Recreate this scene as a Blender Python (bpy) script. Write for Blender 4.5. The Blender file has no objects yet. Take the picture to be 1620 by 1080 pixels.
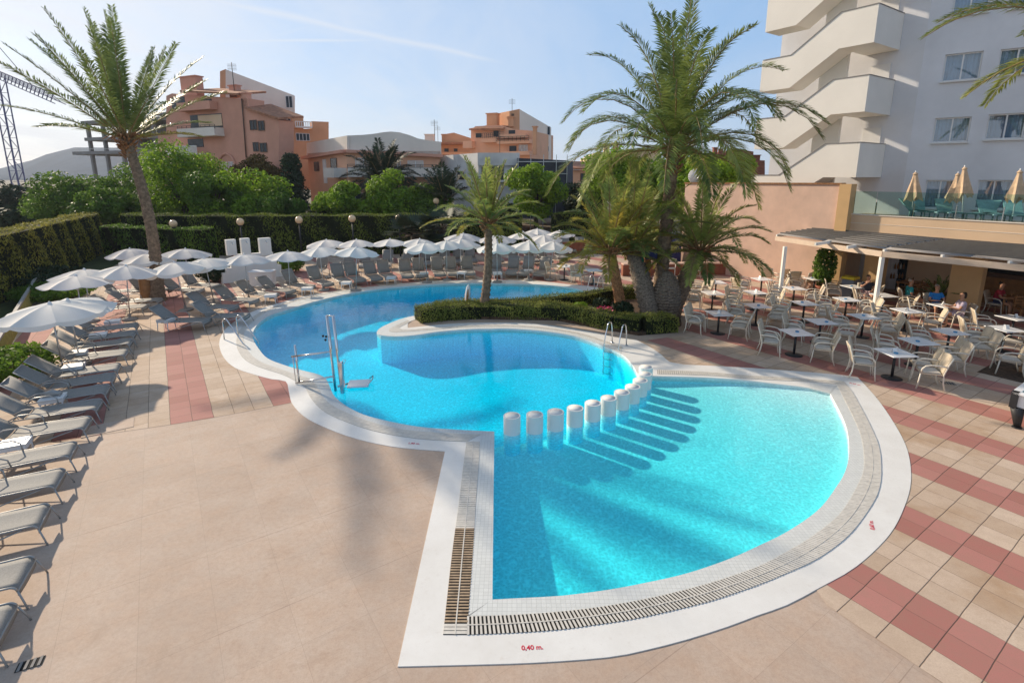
import bpy, bmesh, math, random
import numpy as np
from mathutils import Vector, Matrix
from mathutils.geometry import tessellate_polygon
C = bpy.context.scene.collection
sc = bpy.context.scene
PI = math.pi
# ---------------------------------------------------------------- camera, world, sun, exposure
CAM_H = 5.35; FPX = 824.5; CY = 457.0; PITCH = math.atan2(177.0, FPX)
cam_d = bpy.data.cameras.new('camera'); cam = bpy.data.objects.new('camera', cam_d); C.objects.link(cam)
cam.location = (0, 0, CAM_H); cam.rotation_euler = (math.radians(90)-PITCH, 0, 0)
cam_d.sensor_width = 36; cam_d.lens = FPX/1620*36; cam_d.shift_y = -83/1620; cam_d.clip_end = 9000
sc.camera = cam
SUN_AZ = math.radians(141.2); SUN_EL = math.radians(25.2)      # azimuth counted from +X towards +Y
sun_d = bpy.data.lights.new('sun', 'SUN'); sun_d.energy = 4.9; sun_d.angle = math.radians(1.0); sun_d.color = (1, .85, .66)
sun = bpy.data.objects.new('sun', sun_d); C.objects.link(sun)
sv = Vector((math.cos(SUN_EL)*math.cos(SUN_AZ), math.cos(SUN_EL)*math.sin(SUN_AZ), math.sin(SUN_EL)))
sun.rotation_euler = sv.to_track_quat('Z', 'Y').to_euler(); sun.location = sv*60
sc.view_settings.view_transform = 'Standard'; sc.view_settings.look = 'None'
sc.view_settings.exposure = 0.33; sc.view_settings.gamma = 1
w = bpy.data.worlds.new('World'); sc.world = w; w.use_nodes = True

class NT:                                                    # tiny node-tree helper
    def __init__(s, nt): s.nt = nt; s.n = nt.nodes; s.l = nt.links
    def add(s, t, ins=None, **kw):
        nd = s.n.new(t)
        for k, v in kw.items(): setattr(nd, k, v)
        if ins:
            for k, v in ins.items():
                if v is None: continue
                if isinstance(v, bpy.types.NodeSocket): s.l.new(v, nd.inputs[k])
                else: nd.inputs[k].default_value = v
        return nd
    def m(s, op, a, b=None, c=None, clamp=False):
        nd = s.add('ShaderNodeMath', operation=op); nd.use_clamp = clamp
        for i, v in enumerate((a, b, c)):
            if v is None: continue
            if isinstance(v, bpy.types.NodeSocket): s.l.new(v, nd.inputs[i])
            else: nd.inputs[i].default_value = v
        return nd.outputs[0]
    def mix(s, f, a, b, blend='MIX'):
        nd = s.add('ShaderNodeMix', data_type='RGBA', blend_type=blend)
        for k, v in ((0, f), (6, a), (7, b)):
            if isinstance(v, bpy.types.NodeSocket): s.l.new(v, nd.inputs[k])
            elif k == 0: nd.inputs[k].default_value = v
            else: nd.inputs[k].default_value = tuple(v) if len(v) == 4 else tuple(v)+(1,)
        return nd.outputs[2]
    def ramp(s, f, stops):
        nd = s.add('ShaderNodeValToRGB'); cr = nd.color_ramp
        while len(cr.elements) < len(stops): cr.elements.new(.5)
        for e, (p, c) in zip(cr.elements, stops):
            e.position = p; e.color = tuple(c)+(1,) if hasattr(c, '__len__') else (c, c, c, 1)
        s.l.new(f, nd.inputs[0]); return nd.outputs[0]
    def noise(s, vec, scale, detail=4, rough=.55, out=0, dist=0):
        nd = s.add('ShaderNodeTexNoise', {'Scale': scale, 'Detail': detail, 'Roughness': rough, 'Distortion': dist})
        if vec is not None: s.l.new(vec, nd.inputs['Vector'])
        return nd.outputs[out]

T = NT(w.node_tree)
for nd in list(T.n): T.n.remove(nd)
sky = T.add('ShaderNodeTexSky', sky_type='NISHITA', sun_disc=False, sun_elevation=SUN_EL,
            sun_rotation=math.radians(90)-SUN_AZ, altitude=20, air_density=1.0, dust_density=.7, ozone_density=1.6)
geo = T.add('ShaderNodeTexCoord').outputs['Generated']
sep = T.add('ShaderNodeSeparateXYZ', {0: geo})
# soft high cloud and condensation trails, given as great circles of the dome
dx = T.m('DIVIDE', sep.outputs[0], T.m('ADD', T.m('MAXIMUM', sep.outputs[2], 0), .12))
dy = T.m('DIVIDE', sep.outputs[1], T.m('ADD', T.m('MAXIMUM', sep.outputs[2], 0), .12))
cv = T.add('ShaderNodeCombineXYZ', {0: dx, 1: T.m('MULTIPLY', dy, .45), 2: 0.0}).outputs[0]
cl = T.noise(cv, 1.1, 7, .62, dist=.6)
lean = T.m('MULTIPLY_ADD', sep.outputs[0], -.9, .18, clamp=True)
cl = T.m('MULTIPLY', T.m('MULTIPLY_ADD', cl, 2.6, -.95, clamp=True), T.m('MULTIPLY_ADD', lean, 1.0, .25), clamp=True)
trail = None
def pdir(px, py):
    x = (px-810)/FPX; y = (CY-py)/FPX
    return Vector((x, math.cos(PITCH)+y*math.sin(PITCH), -math.sin(PITCH)+y*math.cos(PITCH))).normalized()
for (a, b, wd, st) in (((300, -8), (760, 92), .011, .55), ((250, 66), (560, 64), .004, .5), ((0, 42), (90, -10), .006, .4), ((300, 98), (480, 45), .006, .25), ((1180, 60), (1240, 100), .004, .0)):
    n = pdir(*a).cross(pdir(*b)).normalized()
    dt = T.add('ShaderNodeVectorMath', operation='DOT_PRODUCT'); T.l.new(geo, dt.inputs[0]); dt.inputs[1].default_value = n
    wob = T.m('MULTIPLY_ADD', T.noise(geo, 9, 4), .022, -.011)
    q = T.m('SUBTRACT', 1, T.m('DIVIDE', T.m('ABSOLUTE', T.m('ADD', dt.outputs['Value'], T.m('MULTIPLY', wob, wd*40))), wd), clamp=True)
    mid = (pdir(*a)+pdir(*b)).normalized()
    d2 = T.add('ShaderNodeVectorMath', operation='DOT_PRODUCT'); T.l.new(geo, d2.inputs[0]); d2.inputs[1].default_value = mid
    rad = pdir(*a).dot(mid)
    q = T.m('MULTIPLY', q, T.m('MULTIPLY', T.m('SUBTRACT', d2.outputs['Value'], rad-.02), 40, clamp=True))
    q = T.m('MULTIPLY', q, st)
    trail = q if trail is None else T.m('MAXIMUM', trail, q)
hz = T.m('POWER', T.m('SUBTRACT', 1, T.m('ABSOLUTE', sep.outputs[2]), clamp=True), 9)
west = T.m('MULTIPLY_ADD', sep.outputs[0], -.75, .22, clamp=True)
pale = T.mix(T.m('ADD', T.m('MULTIPLY', hz, .55), west, clamp=True), (2.6, 4.6, 7.6), (5.6, 6.5, 7.9))
col = T.mix(.72, sky.outputs[0], pale)
col = T.mix(T.m('MAXIMUM', cl, trail), col, (7.0, 7.1, 7.4))
high = T.m('SUBTRACT', 1, T.m('MULTIPLY', T.m('SUBTRACT', sep.outputs[2], .33, clamp=True), 2.2, clamp=True), clamp=True)
col = T.mix(T.m('MULTIPLY_ADD', high, .60, .40), (.9, 1.4, 2.3), col)
bg = T.add('ShaderNodeBackground', {'Color': col, 'Strength': .100})
T.l.new(bg.outputs[0], T.add('ShaderNodeOutputWorld').inputs[0])

# ---------------------------------------------------------------- helpers
def ray(px, py):
    x = (px-810)/FPX; y = (CY-py)/FPX
    return (x, math.cos(PITCH)+y*math.sin(PITCH), -math.sin(PITCH)+y*math.cos(PITCH))
def G(px, py, z=0.0):                                         # where the photo's point lies on the level z
    r = ray(px, py); t = (z-CAM_H)/r[2]; return Vector((r[0]*t, r[1]*t, z))
def at(px, py, Y):                                            # the photo's point at distance Y
    r = ray(px, py); t = Y/r[1]; return Vector((r[0]*t, Y, CAM_H+r[2]*t))
GD = Vector((math.sin(math.radians(56.1)), math.cos(math.radians(56.1)), 0))   # the site's own grid
SD = Vector((-GD.y, GD.x, 0))
def tag(o, label=None, cat=None, group=None, kind=None):
    if label: o['label'] = label
    if cat: o['category'] = cat
    if group: o['group'] = group
    if kind: o['kind'] = kind
    return o
def thing(name, label, cat, loc=(0, 0, 0), rz=0.0, group=None):
    o = bpy.data.objects.new(name, None); C.objects.link(o); o.empty_display_size = .2
    o.location = loc; o.rotation_euler = (0, 0, rz)
    return tag(o, label, cat, group)
KIDS = {}
def link(o, parent=None):
    C.objects.link(o)
    if parent is not None:
        o.parent = parent; KIDS.setdefault(parent.name, []).append(o)
    return o
def copy_tree(o, parent=None):
    c = o.copy(); C.objects.link(c)
    if parent is not None: c.parent = parent; KIDS.setdefault(parent.name, []).append(c)
    for ch in KIDS.get(o.name, []): copy_tree(ch, c)
    return c
class MB:
    def __init__(s): s.v = []; s.f = []; s.mi = []; s.cur = 0; s.sm = []
    def face(s, pts, smooth=False):
        b = len(s.v); s.v += [tuple(p) for p in pts]; s.f.append(tuple(range(b, b+len(pts)))); s.mi.append(s.cur); s.sm.append(smooth)
    def box(s, c, d, rz=0.0, ax=None):
        c = Vector(c); hx, hy, hz_ = d[0]/2, d[1]/2, d[2]/2
        if ax is None: X = Vector((math.cos(rz), math.sin(rz), 0)); Y = Vector((-math.sin(rz), math.cos(rz), 0)); Z = Vector((0, 0, 1))
        else: X, Y, Z = ax
        P = [c+X*(i*hx)+Y*(j*hy)+Z*(k*hz_) for k in (-1, 1) for j in (-1, 1) for i in (-1, 1)]
        b = len(s.v); s.v += [tuple(p) for p in P]
        for q in ((0, 2, 3, 1), (4, 5, 7, 6), (0, 1, 5, 4), (2, 6, 7, 3), (0, 4, 6, 2), (1, 3, 7, 5)):
            s.f.append(tuple(b+i for i in q)); s.mi.append(s.cur); s.sm.append(False)
        return s
    def bar(s, a, b, w_, h_):
        a, b = Vector(a), Vector(b); X = (b-a).normalized(); U = Vector((0, 0, 1))
        if abs(X.z) > .95: U = Vector((0, 1, 0))
        Y = U.cross(X).normalized(); Z = X.cross(Y)
        return s.box((a+b)/2, ((b-a).length, w_, h_), ax=(X, Y, Z))
    def tube(s, pts, r, n=8, caps=True):
        pts = [Vector(p) for p in pts]; rr = r if hasattr(r, '__len__') else [r]*len(pts)
        rings = []; prevU = None
        for i, p in enumerate(pts):
            t = (pts[min(i+1, len(pts)-1)]-pts[max(i-1, 0)]).normalized()
            U = prevU if prevU is not None else (Vector((0, 0, 1)) if abs(t.z) < .9 else Vector((1, 0, 0)))
            U = (U-t*U.dot(t)).normalized(); V = t.cross(U); prevU = U
            b = len(s.v); rings.append(b)
            for k in range(n):
                a = 2*PI*k/n; s.v.append(tuple(p+U*(math.cos(a)*rr[i])+V*(math.sin(a)*rr[i])))
        for i in range(len(rings)-1):
            for k in range(n):
                k2 = (k+1) % n
                s.f.append((rings[i]+k, rings[i]+k2, rings[i+1]+k2, rings[i+1]+k)); s.mi.append(s.cur); s.sm.append(True)
        if caps:
            s.f.append(tuple(rings[0]+k for k in range(n))[::-1]); s.f.append(tuple(rings[-1]+k for k in range(n)))
            s.mi += [s.cur]*2; s.sm += [False]*2
        return s
    def lathe(s, prof, c=(0, 0, 0), n=20, smooth=True):
        c = Vector(c); rings = []
        for (r_, z) in prof:
            rings.append(len(s.v))
            for k in range(n): s.v.append((c.x+r_*math.cos(2*PI*k/n), c.y+r_*math.sin(2*PI*k/n), c.z+z))
        for i in range(len(rings)-1):
            for k in range(n):
                k2 = (k+1) % n
                s.f.append((rings[i]+k, rings[i]+k2, rings[i+1]+k2, rings[i+1]+k)); s.mi.append(s.cur); s.sm.append(smooth)
        s.f.append(tuple(rings[0]+k for k in range(n))[::-1]); s.f.append(tuple(rings[-1]+k for k in range(n)))
        s.mi += [s.cur]*2; s.sm += [False]*2
        return s
    def prism(s, poly, z0, z1, top=True, bottom=False):
        P = [Vector((p[0], p[1], 0)) for p in poly]; n = len(P)
        tri = tessellate_polygon([P]); b = len(s.v)
        s.v += [(p.x, p.y, z0) for p in P]+[(p.x, p.y, z1) for p in P]
        for i in range(n):
            j = (i+1) % n; s.f.append((b+i, b+j, b+n+j, b+n+i)); s.mi.append(s.cur); s.sm.append(False)
        for t in tri:
            if top: s.f.append(tuple(b+n+i for i in t)); s.mi.append(s.cur); s.sm.append(False)
            if bottom: s.f.append(tuple(b+i for i in t)[::-1]); s.mi.append(s.cur); s.sm.append(False)
        return s
    def extr(s, pts, vec):                                   # planar polygon of 3-D points extruded along vec
        P = [Vector(p) for p in pts]; vec = Vector(vec); n = len(P); b = len(s.v)
        s.v += [tuple(p) for p in P]+[tuple(p+vec) for p in P]
        nn = Vector((0, 0, 0))
        for i in range(n): nn += P[i].cross(P[(i+1) % n])
        k = max(range(3), key=lambda q: abs(nn[q])); ij = [q for q in range(3) if q != k]
        tri = tessellate_polygon([[Vector((p[ij[0]], p[ij[1]], 0)) for p in P]])
        for i in range(n):
            j = (i+1) % n; s.f.append((b+i, b+j, b+n+j, b+n+i)); s.mi.append(s.cur); s.sm.append(False)
        for t in tri:
            s.f.append(tuple(b+i for i in t)); s.f.append(tuple(b+n+i for i in t)[::-1]); s.mi += [s.cur]*2; s.sm += [False]*2
        return s
    def build(s, name, mats, parent=None, fix=True, bevel=0, origin=None):
        o0 = Vector(origin) if origin is not None else Vector((0, 0, 0))
        me = bpy.data.meshes.new(name)
        me.from_pydata([tuple(Vector(v)-o0) for v in s.v], [], s.f)
        for m_ in (mats if isinstance(mats, (list, tuple)) else [mats]): me.materials.append(m_)
        me.polygons.foreach_set('material_index', s.mi); me.polygons.foreach_set('use_smooth', s.sm)
        if fix:
            bm = bmesh.new(); bm.from_mesh(me); bmesh.ops.recalc_face_normals(bm, faces=bm.faces); bm.to_mesh(me); bm.free()
        me.update()
        o = link(bpy.data.objects.new(name, me), parent)
        if parent is None and origin is not None: o.location = o0
        if bevel:
            b = o.modifiers.new('bevel', 'BEVEL'); b.width = bevel; b.segments = 2; b.limit_method = 'ANGLE'
        return o
def quads_obj(name, V, mats, parent=None, mi=None):          # V: (N,4,3) numpy
    n = len(V); me = bpy.data.meshes.new(name)
    me.vertices.add(n*4); me.vertices.foreach_set('co', V.reshape(-1).astype(np.float32))
    me.loops.add(n*4); me.loops.foreach_set('vertex_index', np.arange(n*4, dtype=np.int32))
    me.polygons.add(n); me.polygons.foreach_set('loop_start', np.arange(0, n*4, 4, dtype=np.int32))
    me.polygons.foreach_set('loop_total', np.full(n, 4, dtype=np.int32))
    for m_ in (mats if isinstance(mats, (list, tuple)) else [mats]): me.materials.append(m_)
    if mi is not None: me.polygons.foreach_set('material_index', np.asarray(mi, dtype=np.int32))
    me.update(calc_edges=True); me.validate()
    return link(bpy.data.objects.new(name, me), parent)
rs = np.random.RandomState(7); random.seed(7)

# ---------------------------------------------------------------- materials
M = {}
def mat(name, col, rough=.7, var=.12, scale=3.0, col2=None, bump=0, bscale=40, metal=0, spec=None, trans=0, coat=0, detail=5):
    m_ = bpy.data.materials.new(name); m_.use_nodes = True; t = NT(m_.node_tree)
    for nd in list(t.n): t.n.remove(nd)
    if spec is None: spec = .4 if 'frond' in name else .15 if ('leaf' in name or 'hedge' in name) else .4
    tc = t.add('ShaderNodeTexCoord').outputs['Object']
    nz = t.noise(tc, scale, detail, .6)
    c2 = col2 if col2 else tuple(max(0, c*(1-var*2)) for c in col)
    cc = t.mix(t.m('MULTIPLY_ADD', nz, 2.2, -.6, clamp=True), c2, tuple(min(1, c*(1+var*.6)) for c in col))
    p = t.add('ShaderNodeBsdfPrincipled', {'Base Color': cc, 'Roughness': rough, 'Metallic': metal, 'Specular IOR Level': spec, 'Coat Weight': coat})
    if bump:
        b = t.add('ShaderNodeBump', {'Strength': bump, 'Distance': .02, 'Height': t.noise(tc, bscale, 3)})
        t.l.new(b.outputs[0], p.inputs['Normal'])
    o = t.add('ShaderNodeOutputMaterial')
    if trans:
        tr = t.add('ShaderNodeBsdfTranslucent', {'Color': cc}); ms = t.add('ShaderNodeMixShader', {0: trans})
        t.l.new(p.outputs[0], ms.inputs[1]); t.l.new(tr.outputs[0], ms.inputs[2]); t.l.new(ms.outputs[0], o.inputs[0])
    else: t.l.new(p.outputs[0], o.inputs[0])
    M[name] = m_; return m_
mat('white_paint', (.82, .80, .75), .6, .05, 1.2, bump=.1)
mat('white_fabric', (.94, .92, .87), .85, .03, 2, trans=.32)
mat('white_fabric_shaded', (.84, .83, .81), .85, .1, 2.5, trans=.3)  # greyer copy of the parasol fabric, shade of the rear ones put into its colour
mat('white_plastic', (.78, .78, .77), .35, .04, 3)
mat('alu', (.52, .53, .54), .35, .06, 5, metal=.8)
mat('steel', (.72, .72, .72), .18, .05, 8, metal=1)
mat('sling', (.27, .26, .24), .75, .15, 60)
mat('sling_edge', (.42, .41, .39), .45, .1, 6, metal=.4)
mat('wicker', (.64, .53, .39), .6, .1, 25, bump=.35, bscale=160)
mat('wicker_frame', (.76, .69, .57), .45, .06, 6)
mat('cushion', (.62, .57, .50), .85, .08, 5)
mat('table_top', (.82, .82, .82), .3, .04, 4)
mat('black_metal', (.025, .025, .027), .5, .1, 5)
mat('teal', (.22, .42, .42), .6, .15, 6)
mat('canvas_beige', (.72, .52, .34), .85, .15, 4, trans=.15)
mat('trunk', (.27, .185, .12), .95, .35, 9, bump=.8, bscale=22)
mat('trunk_orange', (.42, .20, .085), .95, .4, 14, bump=.9, bscale=30)
mat('trunk_grey', (.27, .21, .16), .95, .4, 16, bump=.9, bscale=26)
mat('bark', (.10, .075, .055), .95, .3, 8, bump=.5)
mat('frond', (.27, .32, .085), .42, .3, 1.6, col2=(.06, .11, .025), trans=.34)
mat('frond_light', (.44, .46, .12), .42, .3, 1.6, col2=(.10, .16, .03), trans=.38)
mat('frond_yellow', (.52, .40, .08), .55, .3, 1.5, col2=(.20, .22, .04), trans=.4)
mat('frond_dark', (.03, .055, .025), .6, .3, 1.6, trans=.1)
mat('rachis', (.30, .20, .08), .6, .2, 4)
mat('leaf', (.17, .27, .035), .55, .3, .9, col2=(.035, .09, .015), trans=.42)
mat('leaf_bright', (.26, .38, .03), .55, .3, .9, col2=(.06, .14, .015), trans=.45)
mat('leaf_dark', (.035, .06, .028), .65, .3, .9, col2=(.012, .025, .012), trans=.08)
mat('leaf_rust', (.17, .10, .025), .65, .3, 1.2, col2=(.08, .055, .015), trans=.1)
mat('hedge_leaf', (.20, .24, .04), .7, .3, .8, col2=(.06, .09, .02), trans=.3)
mat('hedge_old', (.42, .36, .07), .7, .3, .7, col2=(.10, .12, .025), trans=.3)
mat('hedge_box', (.30, .31, .07), .65, .3, 2.5, col2=(.07, .11, .02), trans=.3)
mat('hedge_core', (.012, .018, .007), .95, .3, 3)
mat('soil', (.10, .06, .035), .95, .4, 8, bump=.5)
mat('rock', (.35, .25, .17), .9, .3, 5, bump=.5)
mat('pink_flower', (.75, .04, .22), .6, .2, 8, trans=.15)
mat('white_flower', (.75, .75, .72), .6, .1, 8)
mat('pink_wall', (.72, .49, .37), .9, .09, 1.2, bump=.25, bscale=30)
mat('peach_wall', (.82, .46, .29), .9, .08, .4, bump=.15, bscale=20)
mat('salmon_wall', (.72, .36, .25), .9, .1, .35, bump=.15, bscale=20)
mat('orange_wall', (.68, .36, .20), .9, .1, .35)
mat('cream_wall', (.76, .54, .35), .9, .05, .5, bump=.1, bscale=40)
mat('yellow_wall', (.66, .42, .20), .85, .08, .8)
mat('pale_wall', (.84, .75, .65), .9, .08, .3)
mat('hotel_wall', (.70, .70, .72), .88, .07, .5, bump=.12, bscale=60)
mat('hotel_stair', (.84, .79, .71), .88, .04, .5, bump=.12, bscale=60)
mat('stained_white', (.66, .65, .63), .9, .16, .5)
mat('concrete', (.30, .28, .26), .9, .15, .8)
mat('brick_red', (.30, .10, .055), .85, .2, 3, bump=.3)
mat('roof_tile', (.45, .20, .11), .85, .25, 2.5, bump=.3, bscale=6)
mat('dark_net', (.06, .07, .09), .8, .3, 1.0)
mat('blue_paint', (.06, .11, .35), .5, .1, 2)
mat('crane_blue', (.10, .10, .22), .6, .1, 2)
mat('glass_dark', (.03, .04, .05), .12, .1, 1, spec=.25)
mat('shutter', (.14, .08, .05), .6, .1, 3)
mat('window_frame', (.72, .71, .69), .4, .03, 3)
mat('curtain', (.33, .42, .50), .8, .1, 2)
mat('wood_bar', (.36, .17, .06), .5, .2, 5)
mat('dark_wood', (.10, .03, .018), .5, .2, 5)
mat('louver', (.30, .28, .27), .6, .1, 2)
mat('awning_edge', (.70, .55, .42), .8, .08, 2)
mat('grate', (.68, .64, .57), .55, .1, 12)
mat('grate_brown', (.46, .33, .21), .6, .25, 10)
mat('channel', (.012, .012, .012), .9, .1, 5)
mat('red_paint', (.62, .02, .05), .5, .05, 5)
mat('globe', (.85, .60, .36), .25, .05, 3)
mat('fence_yellow', (.42, .36, .10), .6, .2, 6)
mat('fence_grey', (.38, .36, .33), .8, .1, 3)
mat('blue_glass', (.10, .35, .60), .15, .1, 3)
mat('bin_grey', (.16, .20, .27), .5, .1, 3)
mat('bin_yellow', (.60, .48, .03), .4, .1, 3)
mat('green_paint', (.02, .14, .08), .5, .1, 3)
mat('baize', (.01, .25, .09), .9, .1, 3)
mat('navy', (.015, .02, .10), .7, .1, 3)
mat('car_red', (.55, .03, .03), .25, .05, 3, coat=.6)
mat('car_white', (.7, .72, .74), .25, .05, 3, coat=.6)
mat('tan_skin', (.50, .26, .16), .55, .08, 6)
mat('hair_dark', (.03, .018, .012), .7, .1, 20)
mat('hair_grey', (.35, .30, .26), .7, .1, 20)
for n_, c_ in (('cloth_teal', (.02, .33, .36)), ('cloth_blue', (.02, .22, .60)), ('cloth_red', (.42, .03, .05)), ('cloth_black', (.03, .035, .05)),
               ('cloth_pink', (.62, .45, .45)), ('cloth_print', (.50, .42, .50)), ('cloth_navy', (.03, .04, .09)), ('cloth_white', (.75, .74, .72))):
    mat(n_, c_, .85, .12, 12)
mat('hill', (.05, .07, .10), 1, .3, .01, spec=0)
def glass_mat():
    m_ = bpy.data.materials.new('balustrade_glass'); m_.use_nodes = True; t = NT(m_.node_tree)
    for nd in list(t.n): t.n.remove(nd)
    tr = t.add('ShaderNodeBsdfTransparent', {'Color': (.78, .90, .88, 1)}); gl = t.add('ShaderNodeBsdfGlossy', {'Roughness': .02})
    fr = t.add('ShaderNodeFresnel', {'IOR': 1.5}); ms = t.add('ShaderNodeMixShader', {0: fr.outputs[0]})
    t.l.new(tr.outputs[0], ms.inputs[1]); t.l.new(gl.outputs[0], ms.inputs[2])
    t.l.new(ms.outputs[0], t.add('ShaderNodeOutputMaterial').inputs[0]); M['balustrade_glass'] = m_
    m_.use_transparent_shadow = True
glass_mat()
def pane_mat():
    m_ = bpy.data.materials.new('window_glass'); m_.use_nodes = True; t = NT(m_.node_tree)
    for nd in list(t.n): t.n.remove(nd)
    tr = t.add('ShaderNodeBsdfTransparent', {'Color': (.75, .85, .92, 1)}); gl = t.add('ShaderNodeBsdfGlossy', {'Roughness': .01})
    ms = t.add('ShaderNodeMixShader', {0: .18}); t.l.new(tr.outputs[0], ms.inputs[1]); t.l.new(gl.outputs[0], ms.inputs[2])
    t.l.new(ms.outputs[0], t.add('ShaderNodeOutputMaterial').inputs[0]); M['window_glass'] = m_
pane_mat()
def facing(name, tile, joint, mort, scale):                   # small facing tiles in a brick grid
    m_ = bpy.data.materials.new(name); m_.use_nodes = True; t = NT(m_.node_tree)
    p = t.n['Principled BSDF']; tc = t.add('ShaderNodeTexCoord').outputs['Object']
    br = t.add('ShaderNodeTexBrick', {'Scale': scale, 'Mortar Size': mort, 'Brick Width': 1.0, 'Row Height': 1.0}, offset=0.0)
    t.l.new(tc, br.inputs['Vector'])
    br.inputs['Color1'].default_value = tuple(tile)+(1,); br.inputs['Color2'].default_value = tuple(c*.9 for c in tile)+(1,); br.inputs['Mortar'].default_value = tuple(joint)+(1,)
    nz = t.noise(tc, 1.5, 5); cc = t.mix(t.m('MULTIPLY_ADD', nz, .8, -.2, clamp=True), br.outputs[0], tuple(c*.82 for c in tile))
    t.l.new(cc, p.inputs['Base Color']); p.inputs['Roughness'].default_value = .55; M[name] = m_
facing('mosaic_white', (.70, .71, .68), (.45, .46, .44), .04, 16)
def paving(name, u0, left):
    m_ = bpy.data.materials.new(name); m_.use_nodes = True; t = NT(m_.node_tree); p = t.n['Principled BSDF']
    tc = t.add('ShaderNodeTexCoord').outputs['Object']
    du = t.add('ShaderNodeVectorMath', operation='DOT_PRODUCT'); t.l.new(tc, du.inputs[0]); du.inputs[1].default_value = GD
    dv = t.add('ShaderNodeVectorMath', operation='DOT_PRODUCT'); t.l.new(tc, dv.inputs[0]); dv.inputs[1].default_value = SD
    wob = t.m('MULTIPLY_ADD', t.noise(tc, 1.4, 3), .03, -.015)
    u = t.m('ADD', t.m('SUBTRACT', du.outputs['Value'], u0), 207+0.0); u = t.m('ADD', u, wob)
    v = t.m('ADD', t.m('ADD', dv.outputs['Value'], 100), wob)
    fu = t.m('FRACT', t.m('DIVIDE', u, 2.07))
    red = t.m('LESS_THAN', fu, .398)
    ju = t.m('ABSOLUTE', t.m('SUBTRACT', t.m('FRACT', t.m('DIVIDE', u, .414)), .5)); jv = t.m('ABSOLUTE', t.m('SUBTRACT', t.m('FRACT', t.m('DIVIDE', v, .443)), .5))
    strong, weak = (ju, jv) if left else (jv, ju)
    gs = t.m('MULTIPLY', t.m('SUBTRACT', strong, .482), 90, clamp=True); gw = t.m('MULTIPLY', t.m('SUBTRACT', weak, .485), 90, clamp=True)
    tid = t.add('ShaderNodeCombineXYZ', {0: t.m('FLOOR', t.m('DIVIDE', u, .414)), 1: t.m('FLOOR', t.m('DIVIDE', v, .443)), 2: 0.0})
    wn = t.add('ShaderNodeTexWhiteNoise', noise_dimensions='3D'); t.l.new(tid.outputs[0], wn.inputs['Vector'])
    grit = t.noise(tc, 55, 4, .7); big = t.noise(tc, .55, 5, .65); med = t.noise(tc, 5, 5, .65)
    beige = t.mix(wn.outputs[0], (.50, .37, .265), (.63, .495, .38)); beige = t.mix(t.m('MULTIPLY_ADD', big, 4, -2.0, clamp=True), beige, (.40, .245, .13))
    redc = t.mix(wn.outputs[0], (.37, .14, .115), (.47, .20, .17))
    cc = t.mix(red, beige, redc)
    cc = t.mix(t.m('MULTIPLY', t.m('MULTIPLY_ADD', med, 2, -.7, clamp=True), .35), cc, (.30, .20, .14))
    cc = t.mix(t.m('MULTIPLY', t.m('MULTIPLY_ADD', grit, 3, -1.3, clamp=True), .35), cc, (.30, .19, .13))
    j = t.m('MAXIMUM', gs, t.m('MULTIPLY', gw, t.m('MULTIPLY_ADD', med, .8, .35, clamp=True)))
    cc = t.mix(t.m('MULTIPLY', j, .85), cc, (.085, .055, .038))
    t.l.new(cc, p.inputs['Base Color']); p.inputs['Roughness'].default_value = .85
    h = t.m('SUBTRACT', t.m('MULTIPLY', grit, .25), j)
    b = t.add('ShaderNodeBump', {'Strength': .5, 'Distance': .006, 'Height': h}); t.l.new(b.outputs[0], p.inputs['Normal']); M[name] = m_
paving('tiles_left', -.33, True); paving('tiles_right', 8.93, False)
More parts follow.
